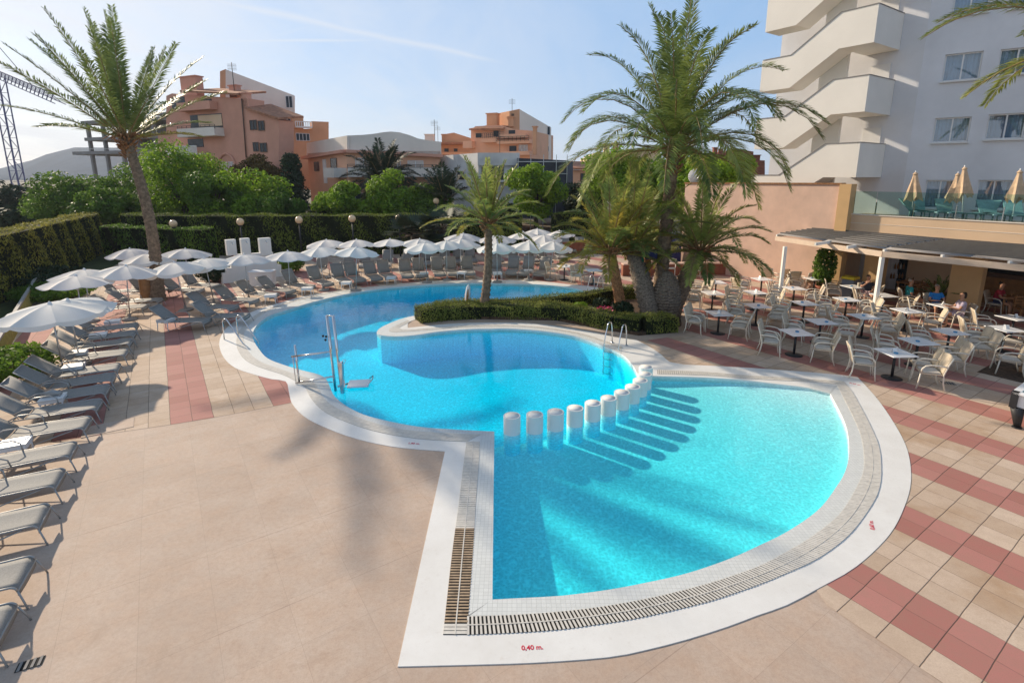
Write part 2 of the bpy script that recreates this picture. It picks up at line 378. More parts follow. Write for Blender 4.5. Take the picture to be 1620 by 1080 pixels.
def plain_deck():
    m_ = bpy.data.materials.new('deck'); m_.use_nodes = True; t = NT(m_.node_tree); p = t.n['Principled BSDF']
    tc = t.add('ShaderNodeTexCoord').outputs['Object']
    rot = t.add('ShaderNodeMapping', {'Rotation': (0, 0, math.radians(-33.9))}); t.l.new(tc, rot.inputs[0]); rv = rot.outputs[0]
    big = t.noise(tc, .5, 6, .6); med = t.noise(tc, 2.6, 6, .7); grit = t.mix(.5, t.noise(tc, 48, 4, .75), t.noise(tc, 14, 4, .75)); grit = t.add('ShaderNodeRGBToBW', {0: grit}).outputs[0]
    vor = t.add('ShaderNodeTexBrick', {'Scale': 1.0, 'Mortar Size': .003, 'Brick Width': .8, 'Row Height': .8}, offset=0.0); t.l.new(rv, vor.inputs['Vector'])
    vor.inputs['Color1'].default_value = (.40, .40, .40, 1); vor.inputs['Color2'].default_value = (.62, .62, .62, 1); vor.inputs['Mortar'].default_value = (0, 0, 0, 1)
    cc = t.mix(t.m('MULTIPLY_ADD', big, 2.6, -.8, clamp=True), (.42, .32, .25), (.57, .455, .365))
    cc = t.mix(t.m('MULTIPLY_ADD', med, 2.2, -.85, clamp=True), cc, (.50, .35, .25))
    cc = t.mix(.17, cc, vor.outputs['Color'], 'OVERLAY')
    cc = t.mix(t.m('MULTIPLY', t.m('MULTIPLY_ADD', grit, 4, -1.7, clamp=True), .45), cc, (.30, .20, .15))
    stn = t.noise(tc, 1.3, 9, .78, dist=.5); cc = t.mix(t.m('MULTIPLY', t.m('MULTIPLY_ADD', stn, 5, -2.7, clamp=True), .55), cc, (.34, .235, .165))
    dv = t.add('ShaderNodeSeparateXYZ', {0: rv}).outputs[1]
    ln = t.m('MULTIPLY', t.m('SUBTRACT', t.m('ABSOLUTE', t.m('SUBTRACT', t.m('FRACT', t.m('DIVIDE', t.m('ADD', dv, 100.9), 1.6)), .5)), .4955), 260, clamp=True)
    ln = t.m('MULTIPLY', ln, t.m('MULTIPLY_ADD', t.noise(tc, .9, 3), 3, -1.0, clamp=True))
    cc = t.mix(t.m('MULTIPLY', ln, .7), cc, (.15, .09, .065))
    t.l.new(cc, p.inputs['Base Color']); p.inputs['Roughness'].default_value = .8
    b = t.add('ShaderNodeBump', {'Strength': .35, 'Distance': .004, 'Height': grit}); t.l.new(b.outputs[0], p.inputs['Normal']); M['deck'] = m_
plain_deck()
def coping_mat():
    m_ = bpy.data.materials.new('coping'); m_.use_nodes = True; t = NT(m_.node_tree); p = t.n['Principled BSDF']
    tc = t.add('ShaderNodeTexCoord').outputs['Object']
    big = t.noise(tc, 1.1, 6, .7); fine = t.noise(tc, 14, 5, .7)
    cc = t.mix(t.m('MULTIPLY_ADD', big, 2, -.6, clamp=True), (.68, .66, .62), (.80, .79, .76))
    cc = t.mix(t.m('MULTIPLY', t.m('MULTIPLY_ADD', fine, 4, -2.3, clamp=True), .35), cc, (.45, .38, .32))
    st = t.noise(tc, 3.2, 8, .75); cc = t.mix(t.m('MULTIPLY', t.m('MULTIPLY_ADD', st, 5, -3.0, clamp=True), .45), cc, (.50, .42, .35))
    t.l.new(cc, p.inputs['Base Color']); p.inputs['Roughness'].default_value = .7
    b = t.add('ShaderNodeBump', {'Strength': .2, 'Distance': .004, 'Height': fine}); t.l.new(b.outputs[0], p.inputs['Normal']); M['coping'] = m_
coping_mat()
def basin_mat(nm='basin', c1=(.72, .90, .92), c2=(.69, .88, .91), c3=(.64, .82, .85)):
    m_ = bpy.data.materials.new(nm); m_.use_nodes = True; t = NT(m_.node_tree); p = t.n['Principled BSDF']
    tc = t.add('ShaderNodeTexCoord').outputs['Object']
    br = t.add('ShaderNodeTexBrick', {'Scale': 20, 'Mortar Size': .05, 'Brick Width': 1.0, 'Row Height': 1.0}, offset=0.0); t.l.new(tc, br.inputs['Vector'])
    br.inputs['Color1'].default_value = c1+(1,); br.inputs['Color2'].default_value = c2+(1,); br.inputs['Mortar'].default_value = c3+(1,)
    t.l.new(br.outputs[0], p.inputs['Base Color']); p.inputs['Roughness'].default_value = .5; M[nm] = m_
basin_mat(); basin_mat('basin_deep', (.34, .90, .99), (.32, .88, .98), (.29, .80, .90))
def water_mat():
    m_ = bpy.data.materials.new('water'); m_.use_nodes = True; t = NT(m_.node_tree)
    for nd in list(t.n): t.n.remove(nd)
    tc = t.add('ShaderNodeTexCoord').outputs['Object']
    wp = t.add('ShaderNodeVectorMath', operation='ADD'); t.l.new(tc, wp.inputs[0])
    nv = t.add('ShaderNodeVectorMath', {0: t.noise(tc, 4.5, 3, out=1)}, operation='SCALE'); nv.inputs['Scale'].default_value = .22; t.l.new(nv.outputs[0], wp.inputs[1])
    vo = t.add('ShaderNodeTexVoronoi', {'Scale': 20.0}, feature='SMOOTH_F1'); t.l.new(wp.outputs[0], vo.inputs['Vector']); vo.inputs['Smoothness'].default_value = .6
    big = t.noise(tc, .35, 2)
    # caustic light of the ripples painted into the surface tint as a cell pattern
    caustic = t.m('MULTIPLY_ADD', t.m('POWER', vo.outputs['Distance'], 1.6), 0.50, .82)
    cl_ = t.add('ShaderNodeCombineXYZ', {0: caustic, 1: caustic, 2: caustic})
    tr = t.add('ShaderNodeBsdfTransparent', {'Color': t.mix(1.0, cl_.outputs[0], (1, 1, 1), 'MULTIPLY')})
    hgt = t.m('ADD', t.noise(tc, 5, 4, .5, dist=.8), t.m('MULTIPLY', t.noise(tc, 1.2, 2), 1.5))
    bp = t.add('ShaderNodeBump', {'Strength': .22, 'Distance': .02, 'Height': hgt})
    gl = t.add('ShaderNodeBsdfGlossy', {'Roughness': .03}); t.l.new(bp.outputs[0], gl.inputs['Normal'])
    fr = t.add('ShaderNodeFresnel', {'IOR': 1.33}); t.l.new(bp.outputs[0], fr.inputs['Normal'])
    geo_ = t.add('ShaderNodeNewGeometry'); up = t.m('MULTIPLY', fr.outputs[0], t.m('SUBTRACT', 1, geo_.outputs['Backfacing']))
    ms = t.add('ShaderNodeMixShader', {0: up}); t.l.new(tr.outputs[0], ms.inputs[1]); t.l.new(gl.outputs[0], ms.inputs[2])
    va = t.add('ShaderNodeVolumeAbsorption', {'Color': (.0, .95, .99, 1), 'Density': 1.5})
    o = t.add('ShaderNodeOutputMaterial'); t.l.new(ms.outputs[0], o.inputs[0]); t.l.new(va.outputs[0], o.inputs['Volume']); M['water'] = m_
water_mat()
# ---------------------------------------------------------------- pool outlines (photo points laid on the ground)
def gl(pts, z=0.0): return [G(x, y, z) for x, y in pts]
def smooth(pts, step=.22, keep=()):                            # resample a polyline with Catmull-Rom
    out = []; n = len(pts)
    for i in range(n-1):
        p0 = pts[max(i-1, 0)]; p1 = pts[i]; p2 = pts[i+1]; p3 = pts[min(i+2, n-1)]
        k = max(1, int((p2-p1).length/step))
        for j in range(k):
            t = j/k
            out.append(.5*((2*p1)+(p2-p0)*t+(2*p0-5*p1+4*p2-p3)*t*t+(3*p1-p0-3*p2+p3)*t*t*t))
    out.append(pts[-1]); return out
wade_arc = [(779,949),(839,946),(889,943),(960,934),(1019,923),(1085.5,908),(1152,885.5),(1200,864),(1248,840),(1296,805.6),(1324,769),(1337,746),(1343,718),(1342,690),(1337,670),(1328,650),(1313,622)]
wade_top = [(1313,622),(1281,614),(1225,607),(1170,600.8),(1110,597),(1036,595)]
main_e = [(1008,593),(1006,586),(997,573),(983,560),(958,549),(933,539),(900,530),(850,523),(800,520),(777,520.5),(743,521),(693,525),(660,530),(627,532.5),(602,530.5),(596,526),(602,519),(618,511),(640,503),(680,496),(740,492),(800,491),(860,489),(905,483),(938,471)]
main_n = [(938,471),(927,461.7),(908,456),(883,452.5),(850,450),(800,449),(760,448),(710,449),(660,451.7),(610,456),(570,461.5),(538,467.5),(497,477.5),(463,487.5),(430,498),(413,508),(403,520),(400,530),(402,540),(410,553),(423,567),(447,577),(477,586),(500,591.5),(514,598),(521,610),(529,627),(547,642),(573,655.5),(607,665),(662,675.5),(729,680.5),(782,683)]
W1 = smooth(gl(wade_arc)); W2 = smooth(gl(wade_top)); W3 = smooth(gl(main_e)); W4 = smooth(gl(main_n))
WATER = W1[:-1]+W2+W3[:-1]+W4
out_bottom = [(629,1054.5),(733,1052),(844,1048.5),(960,1040),(1019,1029),(1085.6,1012),(1152,991),(1197,974),(1245,957),(1296,930),(1355,896),(1407,846),(1431,801),(1441,762),(1438,722),(1426,690),(1403,652),(1383,625.5),(1357,597)]
out_top = [(1357,597),(1337,594),(1281,589),(1193,582.6),(1110,578),(1082,577),(1060,573),(1047,562),(1030,550),(1007,538)]
out_isl = [(1007,538),(970,533),(950,528),(900,519),(850,512.5),(800,510.3),(727,511.5),(677,515.5),(645,519)]
out_isl2 = [(645,519),(650,508),(690,500.5),(740,496.5),(800,495),(862,493.5),(912,487),(950,476),(975,470),(1010,468)]
out_n = [(1010,468),(985,463),(967,459),(933,453),(900,450),(850,445),(777,443),(710,444),(660,446.7),(610,451.7),(563,456.7),(513,463),(480,469),(447,478),(413,488),(385,500),(367,512),(355,523),(348,537),(347.5,550),(355,567),(372,582),(400,592),(430,600),(452,603.5),(457,620),(462,638),(480,658),(507,673),(547,689),(595.6,702),(640,709),(704,714)]
O1 = smooth(gl(out_bottom)); O2 = smooth(gl(out_top)); O3 = smooth(gl(out_isl)); O4 = smooth(gl(out_isl2)); O5 = smooth(gl(out_n))
OUTER = O1[:-1]+O2[:-1]+O3[:-1]+O4[:-1]+O5
def ring_sheet(mb, outer, hole, z, z0=None):
    P = [[Vector((p.x, p.y, 0)) for p in outer], [Vector((p.x, p.y, 0)) for p in hole]]
    tri = tessellate_polygon(P); al = P[0]+P[1]; b = len(mb.v)
    mb.v += [(p.x, p.y, z) for p in al]
    for t in tri: mb.f.append(tuple(b+i for i in t)); mb.mi.append(mb.cur); mb.sm.append(False)
    if z0 is not None:
        for off, Q in ((0, P[0]), (len(P[0]), P[1])):
            n = len(Q); bb = len(mb.v); mb.v += [(p.x, p.y, z0) for p in Q]
            for i in range(n):
                j = (i+1) % n; mb.f.append((b+off+i, b+off+j, bb+j, bb+i)); mb.mi.append(mb.cur); mb.sm.append(False)
# far ground with an opening where the pool site lies
SITE = [Vector((-46, -12, 0)), Vector((40, -12, 0)), Vector((40, 52, 0)), Vector((-46, 52, 0))]
mb = MB(); ring_sheet(mb, [Vector((-6000, -200, 0)), Vector((6000, -200, 0)), Vector((6000, 7500, 0)), Vector((-6000, 7500, 0))], SITE, 0)
mat('dry_land', (.16, .13, .08), .95, .3, .02)
tag(mb.build('ground', M['dry_land'], fix=False), kind='structure')
mb = MB(); ring_sheet(mb, SITE, OUTER, 0.0); tag(mb.build('pool_deck', M['deck'], fix=False), kind='structure')
def sheet(name, poly, z, m_):
    mb = MB(); P = [Vector((p[0], p[1], 0)) for p in poly]; b = 0; mb.v = [(p.x, p.y, z) for p in P]
    for t in tessellate_polygon([P]): mb.f.append(tuple(t)); mb.mi.append(0); mb.sm.append(False)
    return tag(mb.build(name, m_, fix=False), kind='structure')
def midline(a, b_pts):                                        # a line that runs hidden under the coping edge
    return a
def inset(pts, centre, d=.12): return [p+(Vector(centre)-p).normalized()*d for p in pts]
north = [p for p in O5]
i0 = min(range(len(O5)), key=lambda i: (O5[i]-G(460, 632)).length)
cen = Vector((-5, 18, 0))
arc = [p+(cen-p).normalized()*.10 for p in O5[:i0]]
arc = arc[::-1]                                               # from lower left round the north to the east end
left_poly = [G(460, 637)]+arc[1:]+[Vector((3.2, 40, 0)), Vector((-40, 40, 0)), Vector((-30, 20, 0)), G(-160, 735), G(130, 692), G(267, 672), G(340, 660)]
# keep the east end of the arc west of the seam
left_poly = [p for p in left_poly if p.x < 3.3]
sheet('terrace_tiles', left_poly, .004, M['tiles_left'])
east_arc = [p for p in arc if p.x >= 3.2]
r_in = [p+(Vector((2.5, 8.5, 0))-p).normalized()*.10 for p in O1 if (p-G(1357, 597)).length < 30]
iA = min(range(len(O1)), key=lambda i: (O1[i]-G(1297, 934)).length)
right_edge = [p+(Vector((2.5, 8.5, 0))-p).normalized()*.10 for p in O1[iA:]]
right_poly = [Vector((3.2, 40, 0))]+[Vector((p.x, p.y, 0)) for p in east_arc]+[G(1010, 468), G(1085, 500), G(1085, 530), G(1010, 540)]+[p+Vector((-.08, -.05, 0)) for p in O2[::-1] if p.x > 3.9]+right_edge[::-1][1:]+[G(1308, 957), G(1367, 997), G(1434, 1041), G(1520, 1100), Vector((12, 1, 0)), Vector((30, 1, 0)), Vector((30, 40, 0))]
sheet('dining_terrace', right_poly, .004, M['tiles_right'])
mb = MB(); ring_sheet(mb, OUTER, WATER, .010, -.14); tag(mb.build('pool_coping', M['coping']), kind='structure')
# band of facing tiles beside the water, grate channel between it and the painted coping
gin_b = [(739,975.8),(800,974),(867,970),(930,963.5),(997,953),(1063,939),(1130,921),(1197,898),(1241,876),(1290,846),(1330,812),(1355,772),(1366,746),(1367,722),(1362.6,692),(1351.5,664),(1337,635),(1324,609)]
gout_b = [(739,1005),(822,1001.5),(890,996.5),(930,991),(997,981),(1063,967),(1130,950),(1197,927),(1241,909),(1296,883),(1345,845),(1380,798),(1392,769),(1394,737),(1390,705),(1377,674),(1362.6,646),(1348,620),(1335,604)]
gin_l = [(759.5,699),(757,740),(752.5,800),(749.5,860),(741,975.8),(738.5,1005)]
gout_l = [(738,699),(732,745),(725.6,800),(716,870),(701,1005)]
gin_t = [(1324,608.5),(1281,604.5),(1225,602),(1170,598.4),(1121,594.6),(1040,592)]
gout_t = [(1335,603.5),(1281,600),(1225,596.5),(1170,593.5),(1121,589),(1040,585.5)]
gin_m = [(760,688),(738,687.5),(662,683),(618,676),(573,663.5),(529,644),(513,631),(501,611),(490,600),(472,594),(437,582),(413,573),(397,561),(387,545),(386,530),(392,517),(405,505),(425,492),(455,481),(490,471.5),(535,462.3),(570,457.6),(610,453.4),(660,449.6),(710,447.1),(760,446.2),(800,447)]
gout_m = [(738,699),(700,697.5),(662,694.5),(618,688),(573,677),(529,660),(507,647),(491,629),(483,613),(473,606.5),(447,593),(410,581),(390,571),(379,559),(374,545),(376,530),(383,517),(398,503),(420,490.5),(452,479.5),(488,470),(533,460.5),(570,455.8),(610,451.9),(660,448.2),(710,445.8),(760,445.1),(800,446)]
gin_i = [(983,553),(958,543),(933,534.5),(900,526.5),(850,519.5),(800,517),(743,518),(693,521.5),(650,525),(622,526),(615,522),(628,514),(645,507)]
gout_i = [(985,549),(958,540),(933,531.5),(900,523.5),(850,517),(800,514.6),(743,515.6),(693,518.6),(655,521.5),(636,521.5),(631,519),(640,514),(650,509)]
def resample(pts, n):
    L = [0]
    for i in range(1, len(pts)): L.append(L[-1]+(pts[i]-pts[i-1]).length)
    out = []; k = 0
    for i in range(n+1):
        s_ = L[-1]*i/n
        while k < len(L)-2 and L[k+1] < s_: k += 1
        t = (s_-L[k])/max(1e-9, L[k+1]-L[k]); out.append(pts[k].lerp(pts[k+1], t))
    return out, L[-1]
gr = MB(); ch = MB()
def grate(a, b_, brown=None, fill=.84):
    A0 = smooth(gl(a), .15); B0 = smooth(gl(b_), .15); _, L = resample(A0, 4)
    n = int(L/.05); A, _ = resample(A0, n); B, _ = resample(B0, n)
    for i in range(n):
        ch.face([(A[i].x, A[i].y, .0125), (A[i+1].x, A[i+1].y, .0125), (B[i+1].x, B[i+1].y, .0125), (B[i].x, B[i].y, .0125)])
        fill_ = .5 if (brown and brown[0] < i/n < brown[1]) else fill(i/n) if callable(fill) else fill
        a0, a1, b0, b1 = A[i], A[i].lerp(A[i+1], fill_), B[i], B[i].lerp(B[i+1], fill_)
        gr.cur = 1 if (brown and brown[0] < i/n < brown[1]) else 0
        v = len(gr.v); zt = .020+random.uniform(-.0015, .0015)
        gr.v += [(p.x, p.y, z) for z in (.0135, zt) for p in (a0, a1, b1, b0)]
        for q in ((4, 5, 6, 7), (0, 1, 5, 4), (1, 2, 6, 5), (2, 3, 7, 6), (3, 0, 4, 7)):
            gr.f.append(tuple(v+j for j in q)); gr.mi.append(gr.cur); gr.sm.append(False)
        m0, m1 = A[i].lerp(B[i], .5), A[i+1].lerp(B[i+1], .5); d = (B[i]-A[i]).normalized()*.008
        gr.cur = 0; gr.face([(m0-d)+Vector((0, 0, .0230)), (m1-d)+Vector((0, 0, .0230)), (m1+d)+Vector((0, 0, .0230)), (m0+d)+Vector((0, 0, .0230))])
grate(gin_b, gout_b, fill=lambda q: .52 if q < .22 else min(.86, .52+(q-.22)*2.2)); grate(gin_l, gout_l, (.58, .96), .8); grate(gin_t, gout_t); grate(gin_m, gout_m); grate(gin_i, gout_i)
tag(ch.build('drain_channel', M['channel'], fix=False), kind='structure')
tag(gr.build('drain_grate', [M['grate'], M['grate_brown']]), kind='structure')
band = MB()
def strip(a, b_, z=.0142):
    A0 = smooth(gl(a), .15) if not isinstance(a[0], Vector) else a; B0 = smooth(gl(b_), .15) if not isinstance(b_[0], Vector) else b_
    _, L = resample(A0, 4); n = max(4, int(L/.15)); A, _ = resample(A0, n); D, _ = resample(B0, n*6); B = []; k = 0
    for p in A:                                                # nearest point ahead on the other edge
        k = min(range(k, min(k+60, len(D))), key=lambda j: (D[j]-p).length); B.append(D[k])
    B[0] = D[0]; B[-1] = D[-1]
    for i in range(n): band.face([(A[i].x, A[i].y, z), (A[i+1].x, A[i+1].y, z), (B[i+1].x, B[i+1].y, z), (B[i].x, B[i].y, z)])
strip(wade_arc, gin_b); strip([(782,683),(779,949)], [(760.5,689),(741,975.8)])
k_ = main_n.index((800,449)); strip(main_n[k_:][::-1], gin_m); strip(main_e[3:19], gin_i[:13])
band.face([G(1313,622,.0142), G(1281,614,.0142), G(1281,604.5,.0142), G(1324,609,.0142)])
tag(band.build('tile_band', M['mosaic_white'], fix=False), kind='structure')
# basin: floor of the deep part, shallow wading floor that rises to the far right, walls
mb = MB(); mb.cur = 1; n = len(WATER); wset = {(round(p.x, 3), round(p.y, 3)) for p in W1+W2}
for i in range(n):
    mb.cur = 0 if (round(WATER[i].x, 3), round(WATER[i].y, 3)) in wset and (round(WATER[(i+1) % n].x, 3), round(WATER[(i+1) % n].y, 3)) in wset else 1
    p, q = WATER[i], WATER[(i+1) % n]; mb.face([(p.x, p.y, -.14), (q.x, q.y, -.14), (q.x, q.y, -1.5), (p.x, p.y, -1.5)])
mb.cur = 1
mb.face([(-16, 3, -1.0), (9, 3, -1.0), (9, 36, -1.0), (-16, 36, -1.0)])
BOL = [(810,657),(846,655),(879,651),(910,645),(938,637),(963,629),(984,620),(1001,611),(1013,601),(1020,591),(1022,580)]
BP = [G(x, y, .37) for x, y in BOL]
for p in BP: p.z = 0
line = [G(782, 684)+Vector((-.1, .2, 0))]+[p+Vector((-.20, .26, 0)) for p in BP]+[G(1020, 588)+Vector((.1, .3, 0))]
sh, dp = G(1313, 622), G(779, 949)
def depth(x, y):
    e = (dp-sh); s_ = ((Vector((x, y, 0))-sh).dot(e))/e.length_squared; s_ = min(1, max(0, s_))
    return -(.06+.56*s_**.85)
wp = [p for p in W1]+[p for p in W2]
wp = [p+(p-Vector((2.4, 9.2, 0))).normalized()*.12 for p in wp]
poly = wp+line[::-1]
bm = bmesh.new(); P = [Vector((p.x, p.y, 0)) for p in poly]; vs = [bm.verts.new(p) for p in P]
for t in tessellate_polygon([P]):
    try: bm.faces.new([vs[i] for i in t])
    except ValueError: pass
for k in range(-10, 60):
    for co, no in (((k*.35-1, 0, 0), (1, 0, 0)), ((0, k*.35+4, 0), (0, 1, 0))):
        bmesh.ops.bisect_plane(bm, geom=bm.verts[:]+bm.edges[:]+bm.faces[:], plane_co=co, plane_no=no)
b0 = len(mb.v)
bm.verts.index_update()
for v in bm.verts: mb.v.append((v.co.x, v.co.y, depth(v.co.x, v.co.y)))
for f in bm.faces: mb.f.append(tuple(b0+v.index for v in f.verts)); mb.mi.append(0); mb.sm.append(False)
bm.free()
for i in range(len(line)-1):
    p, q = line[i], line[i+1]; mb.face([(p.x, p.y, depth(p.x, p.y)), (q.x, q.y, depth(q.x, q.y)), (q.x, q.y, -1.0), (p.x, p.y, -1.0)])
tag(mb.build('pool_basin', [M['basin'], M['basin_deep']], fix=False), kind='structure')
# the body of water: closed, its sides tucked just behind the basin walls
def offset(poly, d):
    out = []; n = len(poly); A = sum(poly[i].x*poly[(i+1) % n].y-poly[(i+1) % n].x*poly[i].y for i in range(n)); sg = 1 if A > 0 else -1
    for i in range(n):
        t = (poly[(i+1) % n]-poly[i-1]); t = t.normalized() if t.length > 1e-6 else Vector((1, 0, 0)); out.append(poly[i]+Vector((t.y, -t.x, 0))*d*sg)
    return out
mb = MB(); mb.prism(offset(WATER, .012), -1.6, -.030, bottom=True); tag(mb.build('pool_water', M['water']), kind='structure')
# bollards
def bollard_proto():
    t = thing('pool_bollard', None, 'bollard')
    mb = MB(); mb.lathe([(.182, -.018), (.183, .362), (.182, .369), (.178, .372), (0.001, .372)], n=40, smooth=False); o = mb.build('post', M['white_paint'], t)
    mb = MB(); mb.lathe([(.181, -.80), (.181, -.0185)], n=28); mb.build('submerged_foot', M['basin_deep'], t)
    mb = MB(); mb.lathe([(.001, .3735), (.150, .3735), (.150, .3755), (.001, .3755)], n=28); mb.build('cap', M['white_paint'], t)
    return t
bl = bollard_proto()
ordn = ['first, nearest the straight corner of the pool', 'second from the pool corner', 'third from the pool corner', 'fourth from the pool corner', 'fifth from the pool corner', 'sixth, middle one of the curved row',
        'fifth from the far end of the row', 'fourth from the far end of the row', 'third from the far end of the row', 'second to last at the far end', 'last, touching the coping by the pool ladder']
for i, p in enumerate(BP):
    o = bl if i == 0 else copy_tree(bl)
    o.location = (p.x, p.y, 0); tag(o, 'white round bollard standing in the water, '+ordn[i], 'bollard', 'bollards between the deep pool and the wading pool')
# red depth figures on the coping
def decal(txt, px, py, size, rz, label):
    cu = bpy.data.curves.new('txt', 'FONT'); cu.body = txt; cu.size = size; cu.align_x = 'CENTER'; cu.align_y = 'CENTER'; cu.extrude = .001; cu.offset = size*.02
    tmp = bpy.data.objects.new('tmp', cu); C.objects.link(tmp); dg = bpy.context.evaluated_depsgraph_get()
    me = bpy.data.meshes.new_from_object(tmp.evaluated_get(dg)); bpy.data.objects.remove(tmp)
    me.materials.clear(); me.materials.append(M['red_paint']); p = G(px, py); o = link(bpy.data.objects.new('depth_marking', me)); o.location = (p.x, p.y, .0118); o.rotation_euler = (0, 0, rz)
    tag(o, label, 'marking')
decal('0,40 m.', 842, 1025, .085, math.radians(3), 'red painted depth figures 0,40 m. on the near white coping')
decal('1,40 m.', 655, 702, .085, math.radians(-6), 'small red depth figures on the coping beside the left grate')
decal('0,60 m.', 1379, 831, .085, math.radians(62), 'red depth figures turned sideways on the right hand coping')
decal('0,40 m.', 1353, 608, .09, math.radians(-45), 'faint red depth figures at the far right corner of the coping')
# ---------------------------------------------------------------- vegetation
def leaf_quads(P, N_, size, aspect=.5, jitter=.7, up=None):
    """leaf-sized quads at points P with normals about N_"""
    n = len(P); nr = N_+rs.normal(0, jitter, (n, 3)); nr /= np.linalg.norm(nr, axis=1)[:, None]+1e-9
    a = rs.normal(0, 1, (n, 3))
    if up is not None: a = a*.35+np.array(up)
    a -= nr*(a*nr).sum(1)[:, None]; a /= np.linalg.norm(a, axis=1)[:, None]+1e-9
    b = np.cross(nr, a); s_ = size*rs.uniform(.6, 1.35, (n, 1)); a = a*s_; b = b*s_*aspect
    return np.stack([P-a, P-b, P+a, P+b], 1)
def hedge(name, label, pts, width, height, m_leaf, dens=160, size=.06, wob=.06, group=None, z0=0.0, cat='hedge', up=(0, 0, 1)):
    pts = [Vector((p[0], p[1], 0)) for p in pts]; root = thing(name, label, cat, (pts[0].x, pts[0].y, z0), group=group)
    mb = MB(); Q = []; NN = []
    S = smooth(pts, .5)
    for i in range(len(S)-1):
        p, q = S[i], S[i+1]; t = (q-p); L = t.length; t.normalize(); s_ = Vector((-t.y, t.x, 0)); hw = width/2
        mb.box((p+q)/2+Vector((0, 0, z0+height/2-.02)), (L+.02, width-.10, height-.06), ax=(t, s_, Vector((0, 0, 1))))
        ends = [(t*-1, p)] if i == 0 else ([(t, q)] if i == len(S)-2 else [])
        for side in (-1, 1):
            k = rs.poisson(dens*L*height); u = rs.uniform(0, L, k); z = rs.uniform(0.02, height, k)
            w_ = hw+wob*np.sin(u*2.1+i*1.3+z*1.7)*.6+rs.normal(0, .025, k)-.05*(z/height)**4
            Q.append(np.array(p)[None]+np.outer(u, t)+np.outer(w_*side, s_)+np.outer(z+z0, (0, 0, 1))); NN.append(np.tile(np.array(s_)*side, (k, 1)))
        k = rs.poisson(dens*L*width); u = rs.uniform(0, L, k); v = rs.uniform(-hw, hw, k)
        Q.append(np.array(p)[None]+np.outer(u, t)+np.outer(v, s_)+np.outer(z0+height+rs.normal(0, .03, k)+wob*.5*np.sin(u*1.7+i), (0, 0, 1))); NN.append(np.tile((0, 0, 1.), (k, 1)))
        for e, c in ends:
            k = rs.poisson(dens*width*height); v = rs.uniform(-hw, hw, k); z = rs.uniform(0, height, k)
            Q.append(np.array(c)[None]+np.outer(v, s_)+np.outer(z+z0, (0, 0, 1))+np.outer(rs.normal(0, .03, k), e)); NN.append(np.tile(np.array(e), (k, 1)))
    P = np.concatenate(Q); N_ = np.concatenate(NN); org = np.array(root.location)
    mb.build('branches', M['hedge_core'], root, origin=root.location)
    quads_obj('foliage', leaf_quads(P-org, N_, size, .38, .55, up), M[m_leaf], root)
    return root
def broad_tree(name, label, px, pyt, Y, rad, m_leaf, n=6500, size=.17, group=None, squash=.85, trunk_h=None, clumps=26, base_z=0, cat='tree', kind_shape='round'):
    top = at(px, pyt, Y); H_ = top.z-base_z; root = thing(name, label, cat, (top.x, Y, base_z), rs.uniform(0, 6.28), group)
    rz = rad*squash; cz = H_-rz*.95; mb = MB(); c0 = np.array([0, 0, cz])
    cl = []
    for i in range(clumps):
        d = rs.normal(0, 1, 3); d /= np.linalg.norm(d); r_ = rs.uniform(.35, .86); c = d*np.array([rad, rad, rz])*r_
        if kind_shape == 'cone': k = (c[2]/rz+1)/2; c[0] *= 1.15-k*.95; c[1] *= 1.15-k*.95
        cl.append((c+c0, rad*rs.uniform(.22, .42)*(1 if kind_shape != 'cone' else .8)))
    mb.tube([(0, 0, 0), (.08, .05, cz*.45), (0, .1, cz*.9)], [rad*.07+.06, rad*.055+.05, rad*.03+.03], 7)
    for c, r_ in cl[:10]: mb.tube([(0, .05, cz*.5), tuple((c+np.array([0, 0, cz*.5]))/2+np.array([0, 0, .2])), tuple(c)], [rad*.035+.03, rad*.02+.02, .015], 5)
    mb.build('trunk', M['bark'], root)
    Ps = []; Ns = []
    tot = sum(r_*r_ for _, r_ in cl)
    for c, r_ in cl:
        k = int(n*r_*r_/tot); d = rs.normal(0, 1, (k, 3)); d /= np.linalg.norm(d, axis=1)[:, None]
        rr = r_*(rs.uniform(.3, 1.12, (k, 1))**.45)
        Ps.append(c+d*rr*np.array([1, 1, .8])); Ns.append(d+np.array([0, 0, .5]))
    P = np.concatenate(Ps); N_ = np.concatenate(Ns)
    quads_obj('crown', leaf_quads(P, N_, size, .55, .8), M[m_leaf], root)
    return root
